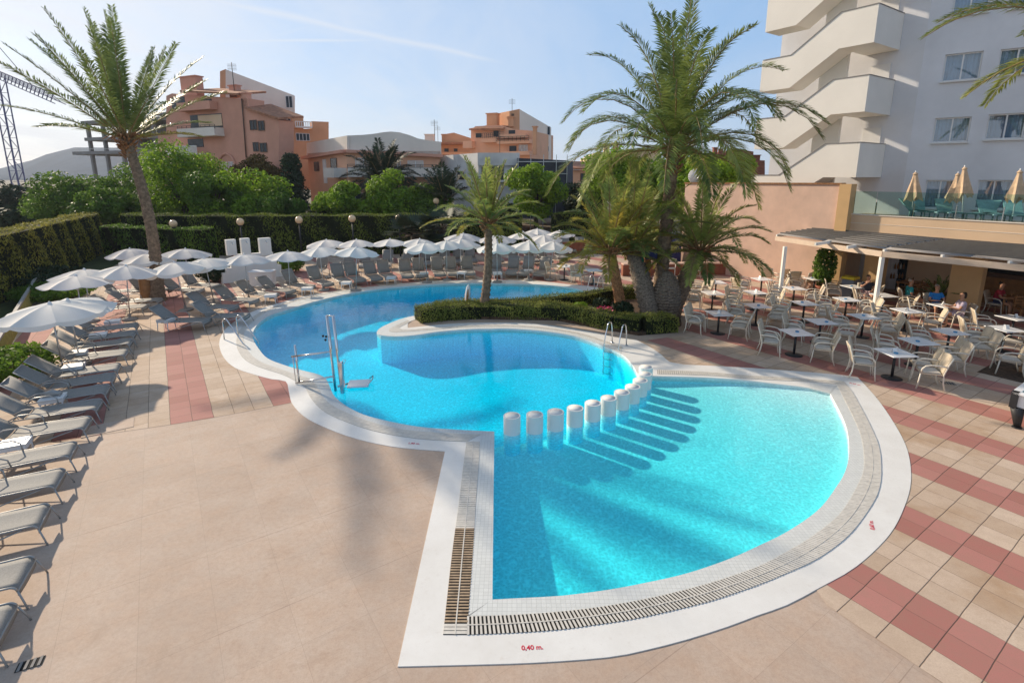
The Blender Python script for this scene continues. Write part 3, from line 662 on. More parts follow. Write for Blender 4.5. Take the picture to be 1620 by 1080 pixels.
def frond(V, MI, R, base, az, el, L, droop, leaf=.42, nl=60, mi=0, twist=0., stiff=0.0, wind=None):
    """one feather leaf: curved midrib R (MB) and narrow leaflets in V"""
    base = np.array(base, float); d = np.array([math.cos(az)*math.cos(el), math.sin(az)*math.cos(el), math.sin(el)]); pts = [base]; dirs = [d]
    seg = 14
    for i in range(seg):
        g = droop*(.25+1.5*(i/seg)**1.3)/seg
        d = d+np.array([0, 0, -g]); 
        if wind is not None: d = d+np.array(wind)*(i/seg)/seg
        d = d/np.linalg.norm(d)
        base = base+d*L/seg; pts.append(base); dirs.append(d)
    R.tube([tuple(p) for p in pts[::2]], [.026*(1-.85*i/7)+.004 for i in range(8)], 4, caps=False)
    pts = np.array(pts); dirs = np.array(dirs)
    for k in range(nl):
        s_ = .13+.87*(k+rs.uniform(-.3, .3))/nl; s_ = min(max(s_, .1), .995); f = s_*seg; i = min(int(f), seg-1); f -= i
        p = pts[i]*(1-f)+pts[i+1]*f; t = dirs[i]*(1-f)+dirs[i+1]*f
        side = np.cross(t, [0, 0, 1.]); nn = np.linalg.norm(side); side = side/nn if nn > .05 else np.array([math.sin(az), -math.cos(az), 0])
        up = np.cross(side, t)
        ll = leaf*(.45+.55*math.sin(min(1, s_*1.25)*PI*.85)) if s_ < .85 else leaf*(.5-.9*(s_-.85))
        for sg in (-1, 1):
            a = rs.uniform(.75, 1.25)-.25*s_
            dr = t*(1.0-.15*a)+side*sg*a*1.0+up*rs.uniform(.05, .55)+np.array([0, 0, -.12-stiff*.0])
            dr /= np.linalg.norm(dr); wv = np.cross(dr, up+side*.3*rs.normal()); wv /= np.linalg.norm(wv)+1e-9
            l2 = ll*rs.uniform(.8, 1.15); w_ = (.015+.010*rs.rand())*max(1, leaf/.75)**2.2
            tip = p+dr*l2+np.array([0, 0, -l2*l2*.28]); mid = p+dr*l2*.5
            V.append([p-wv*w_*.5, mid-wv*w_, tip, mid+wv*w_]); MI.append(mi)
def palm(name, label, foot, crown, r0, r1, fronds, Ls, leaf, mats_, nl=60, group=None, trunk='trunk', bend=(0, 0), el=(-.25, 1.45), droop=(1.1, 1.9), shag=True, azr=None, wind=None, rough=.25, cat='palm tree', bulge=0, yellow=.25):
    foot = Vector(foot); crown = Vector(crown); root = thing(name, label, cat, foot, group=group); c = crown-foot; H_ = c.z
    mb = MB(); n = max(8, int(H_/.085)); pts = []; rr = []
    for i in range(n+1):
        t = i/n; b = math.sin(t*PI); p = Vector((c.x*t**1.25+bend[0]*b, c.y*t**1.25+bend[1]*b, H_*t)); pts.append(p)
        r_ = (r0*(1-t)+r1*t)*(1+.45*math.exp(-t*H_/.35))+bulge*math.sin(t*PI)**1.2
        rr.append(r_*(1+(rough if i % 2 else -rough)*.35))
    mb.tube(pts, rr, 16)
    for k, v in enumerate(mb.v):
        if ((k//16)+(k % 16)) % 2: p_ = pts[min(k//16, len(pts)-1)]; mb.v[k] = (p_.x+(v[0]-p_.x)*(1+rough*.4), p_.y+(v[1]-p_.y)*(1+rough*.4), v[2])
    mb.build('trunk', M[trunk], root)
    top = pts[-1]
    if shag:                                                   # stubs of cut leaf bases
        sb = MB(); k = 70
        for i in range(k):
            a = i*2.4; z = -shag*rs.uniform(0, 1); o = Vector((math.cos(a), math.sin(a), 0)); rb = r1*1.15
            p = top+o*rb*.6+Vector((0, 0, z)); q = top+o*(rb+.13+.14*(1+z/shag))+Vector((0, 0, z+.22))
            sb.bar(p, q, .075, .03)
        sb.build('leaf_base', M['trunk_orange'], root)
    V = []; MI = []; R = MB(); Y_ = np.array(top)
    for i in range(fronds):
        u = (i+.5)/fronds; e = el[0]+(el[1]-el[0])*(u**.85)+rs.normal(0, .07); az = i*2.39996+rs.normal(0, .15)
        if azr is not None: az = azr[0]+(azr[1]-azr[0])*rs.rand()
        L = Ls*rs.uniform(.86, 1.08)*(1 if u > .15 else .85)
        old = u < yellow
        frond(V, MI, R, Y_+np.array([math.cos(az)*r1*.5, math.sin(az)*r1*.5, -.12+.2*u]), az, e, L, rs.uniform(*droop)*(1.05-.4*u if e > 1 else 1), leaf, nl, 1 if old and rs.rand() < .75 else 0, wind=wind)
    if shag > .6:                                              # orange flower stalks and old sheaths below the leaves
        fs = MB()
        for i in range(16):
            a = i*2.4+.3; o = Vector((math.cos(a), math.sin(a), 0)); L2 = rs.uniform(.35, .95); fs.tube([top+o*r1*.6, top+o*(r1+L2*.5)+Vector((0, 0, .10)), top+o*(r1+L2)+Vector((0, 0, -.12))], [.03, .035, .012], 5)
        fs.build('fruit_stalks', M['trunk_orange'], root)
    quads_obj('crown', np.array(V), [M[m_] for m_ in mats_], root, MI); R.build('midribs', M['rachis'], root, fix=False)
    return root
# --- palms
palm('palm_tree', 'tall slender palm with upswept crown rising among the white parasols on the left', G(250, 476), at(199, 217, 22.8), .24, .17, 28, 4.6, .54, ('frond', 'frond_yellow'), 130,
     el=(.12, 1.5), droop=(.2, .6), shag=.9, yellow=.05, bend=(.3, 0), rough=.18, wind=(-.15, 0, 0))
big = palm('palm_tree', 'largest palm with a full drooping crown in the island bed', G(1040, 497), at(1066, 238, 19.9), .27, .19, 46, 5.2, .72, ('frond', 'frond_light'), 150,
     el=(.1, 1.42), droop=(1.9, 2.8), shag=.9, yellow=.3, bend=(.02, 0))
palm('palm_tree', 'small palm with a bent trunk at the narrow end of the island hedge', G(764, 497), at(772, 352, 21.2), .17, .14, 28, 2.6, .42, ('frond_light', 'frond_yellow'), 80, el=(-.1, 1.5), droop=(.9, 1.6), shag=.55, yellow=.3, bend=(.12, 0), trunk='trunk')
palm('palm_tree', 'palm with orange shaggy trunk and yellow green fronds left of the largest palm', G(983, 500), at(965, 398, 19.6), .20, .19, 32, 2.6, .46, ('frond_light', 'frond_yellow'), 80, el=(.0, 1.45), droop=(1.0, 1.8), shag=.2, yellow=.85, trunk='trunk_orange', rough=.1)
palm('palm_tree', 'palm with thick grey diamond patterned trunk in the middle of the clump', G(1030, 508), at(1000, 395, 20.3), .26, .24, 22, 3.3, .5, ('frond_light', 'frond'), 90, el=(.35, 1.5), droop=(.8, 1.4), shag=.3, yellow=.3, trunk='trunk_grey', bulge=.1)
palm('palm_tree', 'palm with slim orange trunk standing close behind the clump', G(1020, 484), at(1024, 400, 21.6), .19, .16, 16, 2.4, .4, ('frond_light', 'frond_yellow'), 60, el=(.2, 1.45), droop=(.9, 1.5), shag=.25, yellow=.3, trunk='trunk_orange', rough=.1)
palm('palm_tree', 'palm leaning right with brown scaly trunk over the dining chairs', G(1062, 500), at(1108, 395, 20.0), .26, .2, 32, 2.9, .5, ('frond_light', 'frond'), 100, el=(-.15, 1.35), droop=(1.3, 2.1), shag=.5, yellow=.2, trunk='trunk', bulge=.08)
t = thing('palm_stump', 'fat rounded palm stump with grey and orange leaf scars in the island bed', 'palm stump', G(1052, 505))
mb = MB(); pr = [(.34, 0), (.44, .35), (.50, .8), (.46, 1.2), (.33, 1.6), (.14, 1.85), (.02, 1.9)]; prof = []
for i in range(34):
    z = 1.9*i/33
    for (a, b_) in zip(pr, pr[1:]):
        if a[1] <= z <= b_[1]+1e-6: r_ = a[0]+(b_[0]-a[0])*(z-a[1])/(b_[1]-a[1]); break
    prof.append((r_*(1+(.06 if i % 2 else -.05)), z))
mb.lathe(prof, n=26, smooth=False); mb.v = [tuple(Vector(v)*1) if abs(v[0])+abs(v[1]) < .03 else (v[0]*(1+.09*(((k//26)+(k % 26)) % 2)), v[1]*(1+.09*(((k//26)+(k % 26)) % 2)), v[2]) for k, v in enumerate(mb.v)]
mb.build('trunk', M['trunk_grey'], t)

p0 = G(1640, 592)
palm('palm_tree', 'palm at the right edge whose fronds hang into the upper right corner', p0, (p0.x+.5, p0.y-.1, 8.7), .27, .2, 34, 4.3, .6, ('frond', 'frond_light'), 140, el=(-.05, 1.5), droop=(1.0, 1.8), shag=.8, yellow=.2)
mb = MB(); q = G(1598, 592); mb.box((q.x+.35, q.y, .008), (1.7, 1.5, .008), rz=math.radians(33)); tag(mb.build('planting_pit', M['soil']), kind='structure')
palm('palm_tree', 'dark date palm behind the peach building trees', (at(603, 340, 50).x, 50, 0), at(606, 292, 50), .3, .25, 40, 4.0, 1.1, ('frond_dark', 'frond'), 60, el=(-.2, 1.4), shag=0, yellow=.1)
for i, (px, pt, Y, L) in enumerate(((703, 305, 44, 2.9),)):
    palm('palm_tree', 'small dark palm with upright leaves before the white building', (at(px, 340, Y).x, Y, 0), at(px, 318, Y), .2, .2, 16, L, 1.0, ('frond_dark', 'frond'), 50, el=(.3, 1.4), droop=(.4, .8), shag=0, yellow=.1)
def fan_palm(label, px, py, Y, R_):
    b = at(px, py, Y); root = thing('fan_palm', label, 'palm', (b.x, Y, 0)); V = []; R = MB()
    R.tube([(0, 0, 0), (0, 0, b.z)], [.25, .2], 8)
    for i in range(34):
        az = i*2.4; el_ = rs.uniform(-.25, 1.2); d = np.array([math.cos(az)*math.cos(el_), math.sin(az)*math.cos(el_), math.sin(el_)]); c = np.array([0, 0, b.z])+d*R_*.5
        R.tube([(0, 0, b.z), tuple(c)], .02, 4); s1 = np.cross(d, [0, 0, 1.]); s1 /= np.linalg.norm(s1)
        for k in range(16):
            a = (k/15-.5)*2.7; dr = d*math.cos(a)+s1*math.sin(a)+np.array([0, 0, -.15]); dr /= np.linalg.norm(dr); wv = np.cross(dr, np.cross(s1, d)); L = R_*.55*rs.uniform(.85, 1.1)
            V.append([c-wv*.02, c+dr*L*.5-wv*.05, c+dr*L, c+dr*L*.5+wv*.05])
    quads_obj('crown', np.array(V), M['frond_dark'], root); R.build('trunk', M['bark'], root, fix=False)
fan_palm('dark green fan palm spilling over the back hedge, left one', 655, 372, 33, 1.9)
fan_palm('dark green fan palm spilling over the back hedge, right one', 700, 364, 33.5, 2.0)
# --- hedges
hedge('hedge', 'long tall clipped hedge with yellowed face along the left boundary', [(-19.5, 12), (-22.8, 21.9), (-27, 31), (-29.8, 36.8)], 1.4, 2.85, 'hedge_old', 150, .075, .12)
hedge('hedge', 'tall dark clipped hedge behind the parasols, its long middle run', [(-27.5, 37.5), (-20, 36.6), (-8, 37.2), (0.6, 39)], 1.3, 2.75, 'hedge_leaf', 170, .08, .15)
hedge('hedge', 'lower bushy hedge standing before the back hedge at its left corner', [(-27, 35), (-21.2, 33.4), (-19.2, 33.0)], 1.2, 2.15, 'leaf', 190, .085, .15)
hedge('hedge', 'clipped dark hedge right of the gap where a red car shows', [(3.2, 40.5), (8.5, 41.5)], 1.3, 2.6, 'hedge_leaf', 130, .08, .07)
isl = smooth(gl([(662,508),(700,503),(760,501),(830,501),(880,503),(930,510),(975,519),(1015,525),(1060,521)]), .5)
hedge('low_hedge', 'low clipped hedge along the front of the island bed', [(p.x, p.y) for p in isl], .85, .52, 'hedge_box', 900, .036, .12)
isl = smooth(gl([(690,499),(760,494.5),(830,492),(880,488),(930,480),(975,473),(1010,470)]), .5)
hedge('low_hedge', 'low clipped hedge along the back of the island bed', [(p.x, p.y) for p in isl], .6, .52, 'hedge_box', 800, .036, .12)
mb = MB(); pl = [G(x, y) for x, y in ((668,506),(760,505),(880,507),(970,524),(1010,531),(1060,526),(1078,515),(1075,500),(1020,478),(975,478),(900,490),(800,496),(700,500))]
mb.prism(pl, 0.0, .10); tag(mb.build('island_bed', M['soil']), kind='structure')
# bed plants
def tuft(name, label, cat, px, py, r_, h_, m_, n=400, size=.05, z=.1):
    p = G(px, py, .1); root_P = rs.normal(0, 1, (n, 3)); root_P /= np.linalg.norm(root_P, axis=1)[:, None]; root_P *= rs.uniform(.3, 1, (n, 1))**.5
    P = root_P*np.array([r_, r_, h_/2])+np.array([0, 0, h_/2])
    root = thing(name, label, cat, (p.x, p.y, z)); quads_obj('foliage', leaf_quads(P, root_P, size, .5), M['hedge_box' if m_ in ('pink_flower', 'white_flower') else m_], root)
    if m_ in ('pink_flower', 'white_flower'):
        k = n//2; P2 = P[:k]*1.06+np.array([0, 0, .04]); quads_obj('blossom', leaf_quads(P2, root_P[:k]+np.array([0, 0, 1.]), size*.9, .8), M[m_], root)
    return root
tuft('flower_cushion', 'bright pink flowers blooming in the island bed', 'flowers', 957, 501, .42, .36, 'pink_flower', 700, .04)
tuft('flower_cushion', 'pale white flowers beside the pink ones in the island bed', 'flowers', 934, 498, .25, .25, 'white_flower', 260, .035)
tuft('flower_cushion', 'second smaller patch of pink flowers at the left of the bed', 'flowers', 900, 500, .25, .3, 'pink_flower', 350, .035)
tuft('flower_cushion', 'few white flowers at the front edge of the island bed', 'flowers', 981, 508, .14, .2, 'white_flower', 120, .035)
tuft('shrub', 'yellow green feathery shrub at the left of the pink flowers', 'shrub', 918, 497, .35, .5, 'leaf_bright', 500, .06)
tuft('shrub', 'dark green shrub behind the pink flowers', 'shrub', 952, 490, .4, .5, 'leaf_dark', 500, .07)
tuft('shrub', 'dark green shrub between the pink flowers and the palm clump', 'shrub', 985, 500, .42, .6, 'leaf_dark', 600, .07)
def rock(label, px, py, r_, m_='rock'):
    p = G(px, py, .1); bm = bmesh.new(); bmesh.ops.create_icosphere(bm, subdivisions=3, radius=r_)
    for v in bm.verts: v.co *= 1+.28*math.sin(v.co.x*9/r_*.3+px)*math.cos(v.co.y*7/r_*.3)+rs.normal(0, .02); v.co.z *= .65
    me = bpy.data.meshes.new('rock'); bm.to_mesh(me); bm.free(); me.materials.append(M[m_]); o = link(bpy.data.objects.new('rock', me)); o.location = (p.x, p.y, .1+r_*.4); tag(o, label, 'rock')
rock('orange brown rock in the island bed below the palm clump', 1004, 503, .22); rock('tan rock at the foot of the middle palm', 1017, 507, .2); rock('small flat rock at the front edge of the bed', 994, 510, .14)
rock('dark purple stone between the two brown rocks', 1002, 509, .15, 'hair_grey')
# --- trees beyond the hedge
for a in (('leafy_tree', 'broad green tree left of the slender palm trunk', 112, 268, 46, 3.6, 'leaf'), ('leafy_tree', 'green tree right behind the slender palm trunk', 205, 248, 50, 4.2, 'leaf'),
          ('leafy_tree', 'tallest bright green tree before the pink apartment block', 283, 222, 46, 4.5, 'leaf_bright'), ('leafy_tree', 'green tree below the arched window of the pink block', 385, 272, 44, 3.6, 'leaf_bright'),
          ('leafy_tree', 'low green tree filling in behind the hedge left of centre', 165, 290, 42, 2.8, 'leaf'), ('leafy_tree', 'low rounded tree right of the tallest bright green tree', 330, 268, 43, 3.0, 'leaf'),
          ('leafy_tree', 'small green tree at the left end of the peach building', 538, 283, 44, 2.4, 'leaf_bright'), ('leafy_tree', 'wide bright green tree before the peach building balcony', 628, 272, 44, 2.9, 'leaf_bright'),
          ('leafy_tree', 'green tree overlapping the right end of the peach building', 668, 286, 45, 2.5, 'leaf'), ('leafy_tree', 'bright green tree before the white building and dark netting', 850, 262, 44, 2.7, 'leaf_bright'),
          ('leafy_tree', 'dark green tree below the tiled roof row', 925, 282, 47, 2.6, 'leaf_dark'), ('leafy_tree', 'bright yellow green tree behind the palm clump', 985, 235, 42, 3.4, 'leaf_bright'),
          ('leafy_tree', 'bright green tree behind the satellite dish', 1090, 243, 40, 3.0, 'leaf_bright'), ('leafy_tree', 'green tree at the foot of the white stair tower', 1165, 247, 40, 2.4, 'leaf_bright'),
          ('leafy_tree', 'green tree between the big palm and the satellite dish', 1040, 240, 44, 3.0, 'leaf'), ('leafy_tree', 'green tree rising above the pink wall by the satellite dish', 1120, 240, 33, 2.6, 'leaf_bright'), ('leafy_tree', 'bushy green tree closing the gap before the conifer', 440, 300, 43, 2.2, 'leaf'), ('leafy_tree', 'rust coloured tree before the pink block', 408, 246, 54, 2.6, 'leaf_rust'),
          ('leafy_tree', 'dark shady tree filling the gap right of the dark conifer', 490, 318, 45, 1.6, 'leaf_dark'), ('leafy_tree', 'dark tree behind the hedge under the netting', 790, 318, 46, 1.8, 'leaf_dark')):
    broad_tree(a[0], a[1], a[2], a[3], a[4], a[5], a[6], n=13000, size=.13 if a[6] != 'leaf_dark' else .12, group='trees beyond the hedge')
broad_tree('conifer', 'dark blue green conifer standing before the pale end of the pink block', 462, 236, 50, 2.5, 'leaf_dark', n=9000, size=.16, squash=1.9, clumps=60, group='trees beyond the hedge', kind_shape='cone')
for i, (px, pt, Y, r_) in enumerate(((22, 292, 60, 5), (60, 300, 70, 5), (-20, 285, 62, 6), (5, 320, 48, 3.5), (50, 322, 47, 3.2), (100, 318, 50, 3.5))):
    broad_tree('dense_tree', ('first', 'second', 'third', 'fourth', 'fifth', 'sixth')[i]+' dark dense tree massed at the far left below the hill', px, pt, Y, r_, 'leaf_dark', n=7000, size=.24, group='dark trees at the far left')
tag(bpy.data.objects[-1] if False else broad_tree('cypress', 'thin dark cypress tip rising at the far left', 8, 284, 56, 1.0, 'leaf_dark', n=2500, size=.16, squash=3.2, clumps=30, kind_shape='cone'))
# ---------------------------------------------------------------- sun loungers
def arc_pts(c, r_, a0, a1, n, plane='xz'):
    return [(c[0]+r_*math.cos(a0+(a1-a0)*i/n), c[1], c[2]+r_*math.sin(a0+(a1-a0)*i/n)) for i in range(n+1)]
def lounger_proto(ang, arms=True):
    t = thing('sun_lounger', None, 'sun lounger'); W = .31; HX = -1.22; z0 = .34; Lb = .78
    def sling(pts, name):
        mb = MB(); n = 6
        for i in range(len(pts)-1):
            for j in range(n):
                y0, y1 = -W+.015+(2*W-.03)*j/n, -W+.015+(2*W-.03)*(j+1)/n
                s0, s1 = -.018*math.cos(PI*(j/n-.5)), -.018*math.cos(PI*((j+1)/n-.5))
                (x0, za), (x1, zb) = pts[i], pts[i+1]
                mb.face([(x0, y0, za+s0), (x1, y0, zb+s0), (x1, y1, zb+s1), (x0, y1, za+s1)], True)
        o = mb.build(name, M['sling'], t, fix=False); bm = bmesh.new(); bm.from_mesh(o.data); bmesh.ops.remove_doubles(bm, verts=bm.verts, dist=.0005); bm.to_mesh(o.data); bm.free(); o.modifiers.new('thick', 'SOLIDIFY').thickness = .012; return o
    foot = [(-.085+.085*math.sin(a)+0, z0-.085+.085*math.cos(a)) for a in np.linspace(0, 1.45, 6)]
    sling([(HX, z0), (-.9, z0), (-.6, z0+.005), (-.3, z0), (-.12, z0+.002)]+foot+[(.0, z0-.15)], 'seat')
    ca, sa = math.cos(ang), math.sin(ang)
    sling([(HX-.01, z0+.01), (HX-.25*ca, z0+.25*sa+.005), (HX-.5*ca, z0+.5*sa), (HX-Lb*ca, z0+Lb*sa)], 'backrest')
    fr = MB()
    for s_ in (-1, 1):
        y = s_*W
        pts = [(HX-.22, y, z0-.01), (-.6, y, z0-.005), (-.13, y, z0)]+[(-.085+.085*math.sin(a), y, z0-.085+.085*math.cos(a)) for a in np.linspace(.3, 1.3, 4)]
        fr.tube(pts, .0145, 6)
        fr.tube([(HX, y, z0+.01), (HX-Lb*ca, y, z0+Lb*sa)], .0135, 6)
    fr.tube([(HX-Lb*ca, -W, z0+Lb*sa), (HX-Lb*ca, W, z0+Lb*sa)], .0135, 6)
    fr.tube([(-.004, -W, z0-.08), (-.004, W, z0-.08)], .012, 6); fr.tube([(HX-.2, -W, z0-.02), (HX-.2, W, z0-.02)], .012, 6)
    if ang > .2:
        for s_ in (-1, 1): fr.tube([(HX-.4*ca, s_*.2, z0+.4*sa), (HX-.12, s_*.2, z0-.02)], .009, 5)
    fr.build('frame', M['sling_edge'], t)
    for s_ in (-1, 1):
        mb = MB(); mb.tube([(0, s_*W, z0-.08), (.05, s_*(W+.03), .1), (.075, s_*(W+.045), 0)], .0125, 6); mb.build('leg', M['sling_edge'], t)
        mb = MB(); mb.tube([(-.18, s_*(W-.01), z0-.03), (-.75, s_*(W+.005), .16), (-1.28, s_*(W+.03), 0)], .0125, 6); mb.build('leg', M['sling_edge'], t)
        if arms:
            mb = MB(); mb.tube([(HX+.42, s_*(W+.01), z0), (HX+.40, s_*(W+.03), z0+.14), (HX+.28, s_*(W+.04), z0+.215), (HX+.02, s_*(W+.04), z0+.215), (HX-.14, s_*(W+.02), z0+.14)], .0135, 6); mb.build('armrest', M['sling_edge'], t)
    return t
LP = {'raised': lounger_proto(math.radians(42)), 'low': lounger_proto(math.radians(14), True), 'steep': lounger_proto(math.radians(58))}
LU = {k: False for k in LP}
def lounger(px, py, yaw, kind, label, group, z=0, w=None, cushion=None):
    first = not LU[kind]; o = LP[kind] if first else copy_tree(LP[kind]); LU[kind] = True
    p = G(px, py, z) if w is None else Vector(w); o.location = (p.x, p.y, 0); o.rotation_euler = (0, 0, yaw); tag(o, label, 'sun lounger', group); return o
# left row: the foot ends, read off the photo
foot_px = [(10, 985), (42, 905), (70, 815), (95, 756), (116, 711), (139, 669), (157, 640), (170, 616), (180, 597), (188, 581), (200, 558), (207, 541), (213, 528), (217, 515)]
nm = ['nearest, at the bottom left corner', 'second from the bottom left corner', 'third from the bottom left corner', 'fourth from the bottom left corner', 'fifth from the bottom left, its sling in full sun', 'beside the slotted white table',
      'just beyond the slotted white table', 'just before the grey bundle table', 'just beyond the grey bundle table', 'with the parasol pole behind it', 'first of the sunlit trio beyond the big parasol', 'middle of the sunlit trio beyond the big parasol', 'last of the sunlit trio beyond the big parasol', 'at the far end of the left row']
row = []
for i, (x, y) in enumerate(foot_px):
    p = G(x, y, .30); p.z = 0; row.append(p)
    lounger(0, 0, math.radians(27+rs.uniform(-2, 2)), 'low' if i < 5 else 'raised', 'grey lounger in the left row, '+nm[i], 'grey sun loungers in the left row', w=p)
lg = 'grey sun loungers beneath the parasols'
mid = [((330, 520), 2, 'raised', 'grey lounger crossing the red stripe, nearer of the pair'), ((392, 512), 4, 'raised', 'grey lounger beside the metal handrail, farther of the red stripe pair'),
       ((232, 497), 12, 'raised', 'grey lounger in deep shade before the tree trunk planter'), ((255, 486), 14, 'raised', 'grey lounger in the shade left of the tall palm foot'),
       ((230, 470), 14, 'steep', 'shaded grey lounger beneath the small bluish parasol, back row left'), ((272, 468), 10, 'steep', 'shaded grey lounger right behind the tall palm foot'),
       ((318, 470), -8, 'raised', 'grey lounger in shade under the second bluish parasol'), ((343, 462), -10, 'steep', 'grey lounger left of the stepped white shower wall')]
for (q, a, k, lb) in mid: lounger(q[0], q[1], math.radians(a), k, lb, lg)
# arc of loungers round the head of the pool, feet to the water
arcpx = [(398,497),(428,486),(456,477),(480,471),(508,464),(531,460),(556,456.5),(577,454),(603,451.5),(624,449.5),(650,447.5),(672,446),(700,444.5),(720,443.5),(744,443),(787,442),(806,442.3),(824,442.8),(847,444)]
al = ['beside the handrail', 'next to it', 'first before the white shower wall', 'second before the white shower wall', 'third along, right of the shower wall', 'fourth along, its back turned away', 'fifth along', 'sixth along', 'seventh along', 'eighth along', 'ninth along', 'tenth along', 'eleventh along', 'twelfth along', 'just left of the bent palm trunk', 'just right of the bent palm trunk', 'fourth from the ladder end', 'third from the ladder end', 'last before the dining chairs']
for i, (x, y) in enumerate(arcpx):
    p = G(x, y+3); c = Vector((-2, 22, 0)); d = (c-p).normalized()
    pn = G(*arcpx[min(i+1, len(arcpx)-1)]); pp = G(*arcpx[max(i-1, 0)]); tt = (pn-pp).normalized(); nn = Vector((tt.y, -tt.x, 0))
    if nn.dot(d) < 0: nn = -nn
    p = p-nn*.75; p.z = 0
    lounger(0, 0, math.atan2(nn.y, nn.x)+rs.uniform(-.09, .09), 'steep' if i > 3 else 'raised', 'grey lounger facing the water, '+al[i]+' on the pool arc', 'grey sun loungers along the far arc of the pool', w=p)
back = [(498,440),(541,434),(576,430),(610,428),(640,427),(675,425),(702,424),(727,422),(748,421),(790,420),(815,419),(845,420),(868,421),(890,415),(905,403),(921,401),(930,402)]
bn = ['leftmost', 'second from the left', 'third from the left', 'fourth from the left', 'fifth from the left', 'sixth from the left', 'seventh from the left', 'eighth from the left', 'left of the bent palm', 'right of the bent palm', 'behind the arc end', 'beyond the arc end', 'by the small white table', 'behind the white chairs', 'bluish one nearer the brick wall', 'bluish one beside the brick wall', 'last one by the brick wall']
for i, (x, y) in enumerate(back):
    lounger(x, y, math.radians(-82+rs.uniform(-8, 8)), 'steep', 'grey lounger in the second row behind the arc, '+bn[i], 'grey sun loungers in the second row', z=0)
# --- side tables
def side_table_proto():
    t = thing('side_table', None, 'side table'); mb = MB(); mb.box((0, 0, .40), (.46, .40, .028)); o = mb.build('table_top', M['white_plastic'], t, bevel=.008)
    mb = MB()
    for s_ in (-1, 1):
        mb.box((0, s_*.185, .345), (.42, .012, .07)); mb.box((s_*.215, 0, .345), (.012, .37, .07))
    mb.build('apron', M['white_plastic'], t)
    for a in (-1, 1):
        for b_ in (-1, 1):
            mb = MB(); mb.tube([(a*.19, b_*.16, .38), (a*.21, b_*.18, 0)], [.02, .013], 6); mb.build('leg', M['white_plastic'], t)
    return t
stp = side_table_proto(); stu = [False]
def side_table(p, rz, label):
    o = stp if not stu[0] else copy_tree(stp); stu[0] = True; o.location = (p.x, p.y, 0); o.rotation_euler = (0, 0, rz); tag(o, label, 'side table', 'small white side tables among the loungers')
for (x, y, lb) in ((22, 700, 'white plastic side table with slotted rim, nearest one on the left'), (83, 628, 'white side table holding a grey bundle in the left row'), (116, 578, 'white side table by the big parasol pole'), (122, 556, 'white side table just beyond the big parasol pole'),
                   (155, 528, 'white side table beside the sunlit trio'), (178, 507, 'small white side table at the far end of the left row'), (262, 505, 'white side table on the red stripe between the pair of loungers'),
                   (428, 466, 'side table below the parasol at the shower wall'), (486, 455, 'side table in the arc under the sixth parasol'), (548, 446, 'side table in the arc left of centre'), (619, 438, 'side table in the arc at centre'), (671, 431, 'side table in the arc right of centre'), (731, 430, 'side table left of the bent palm'), (787, 431, 'side table right of the bent palm'), (836, 427, 'side table near the end of the arc')):
    side_table(G(x, y, .4), math.radians(28) if x < 200 else rs.uniform(-.3, .3), lb)
mb = MB()
for i in range(3): mb.tube([(-.16+.02*i, -.08, .03+.02*i), (0, .02*i, .07), (.17, .07, .03)], [.05, .075, .04], 8)
q = G(82, 626, .42); o = mb.build('folded_cover', M['sling_edge'], origin=(0, 0, 0)); o.location = (q.x, q.y, .42); tag(o, 'grey bundled cover lying on the white side table in the left row', 'cover')
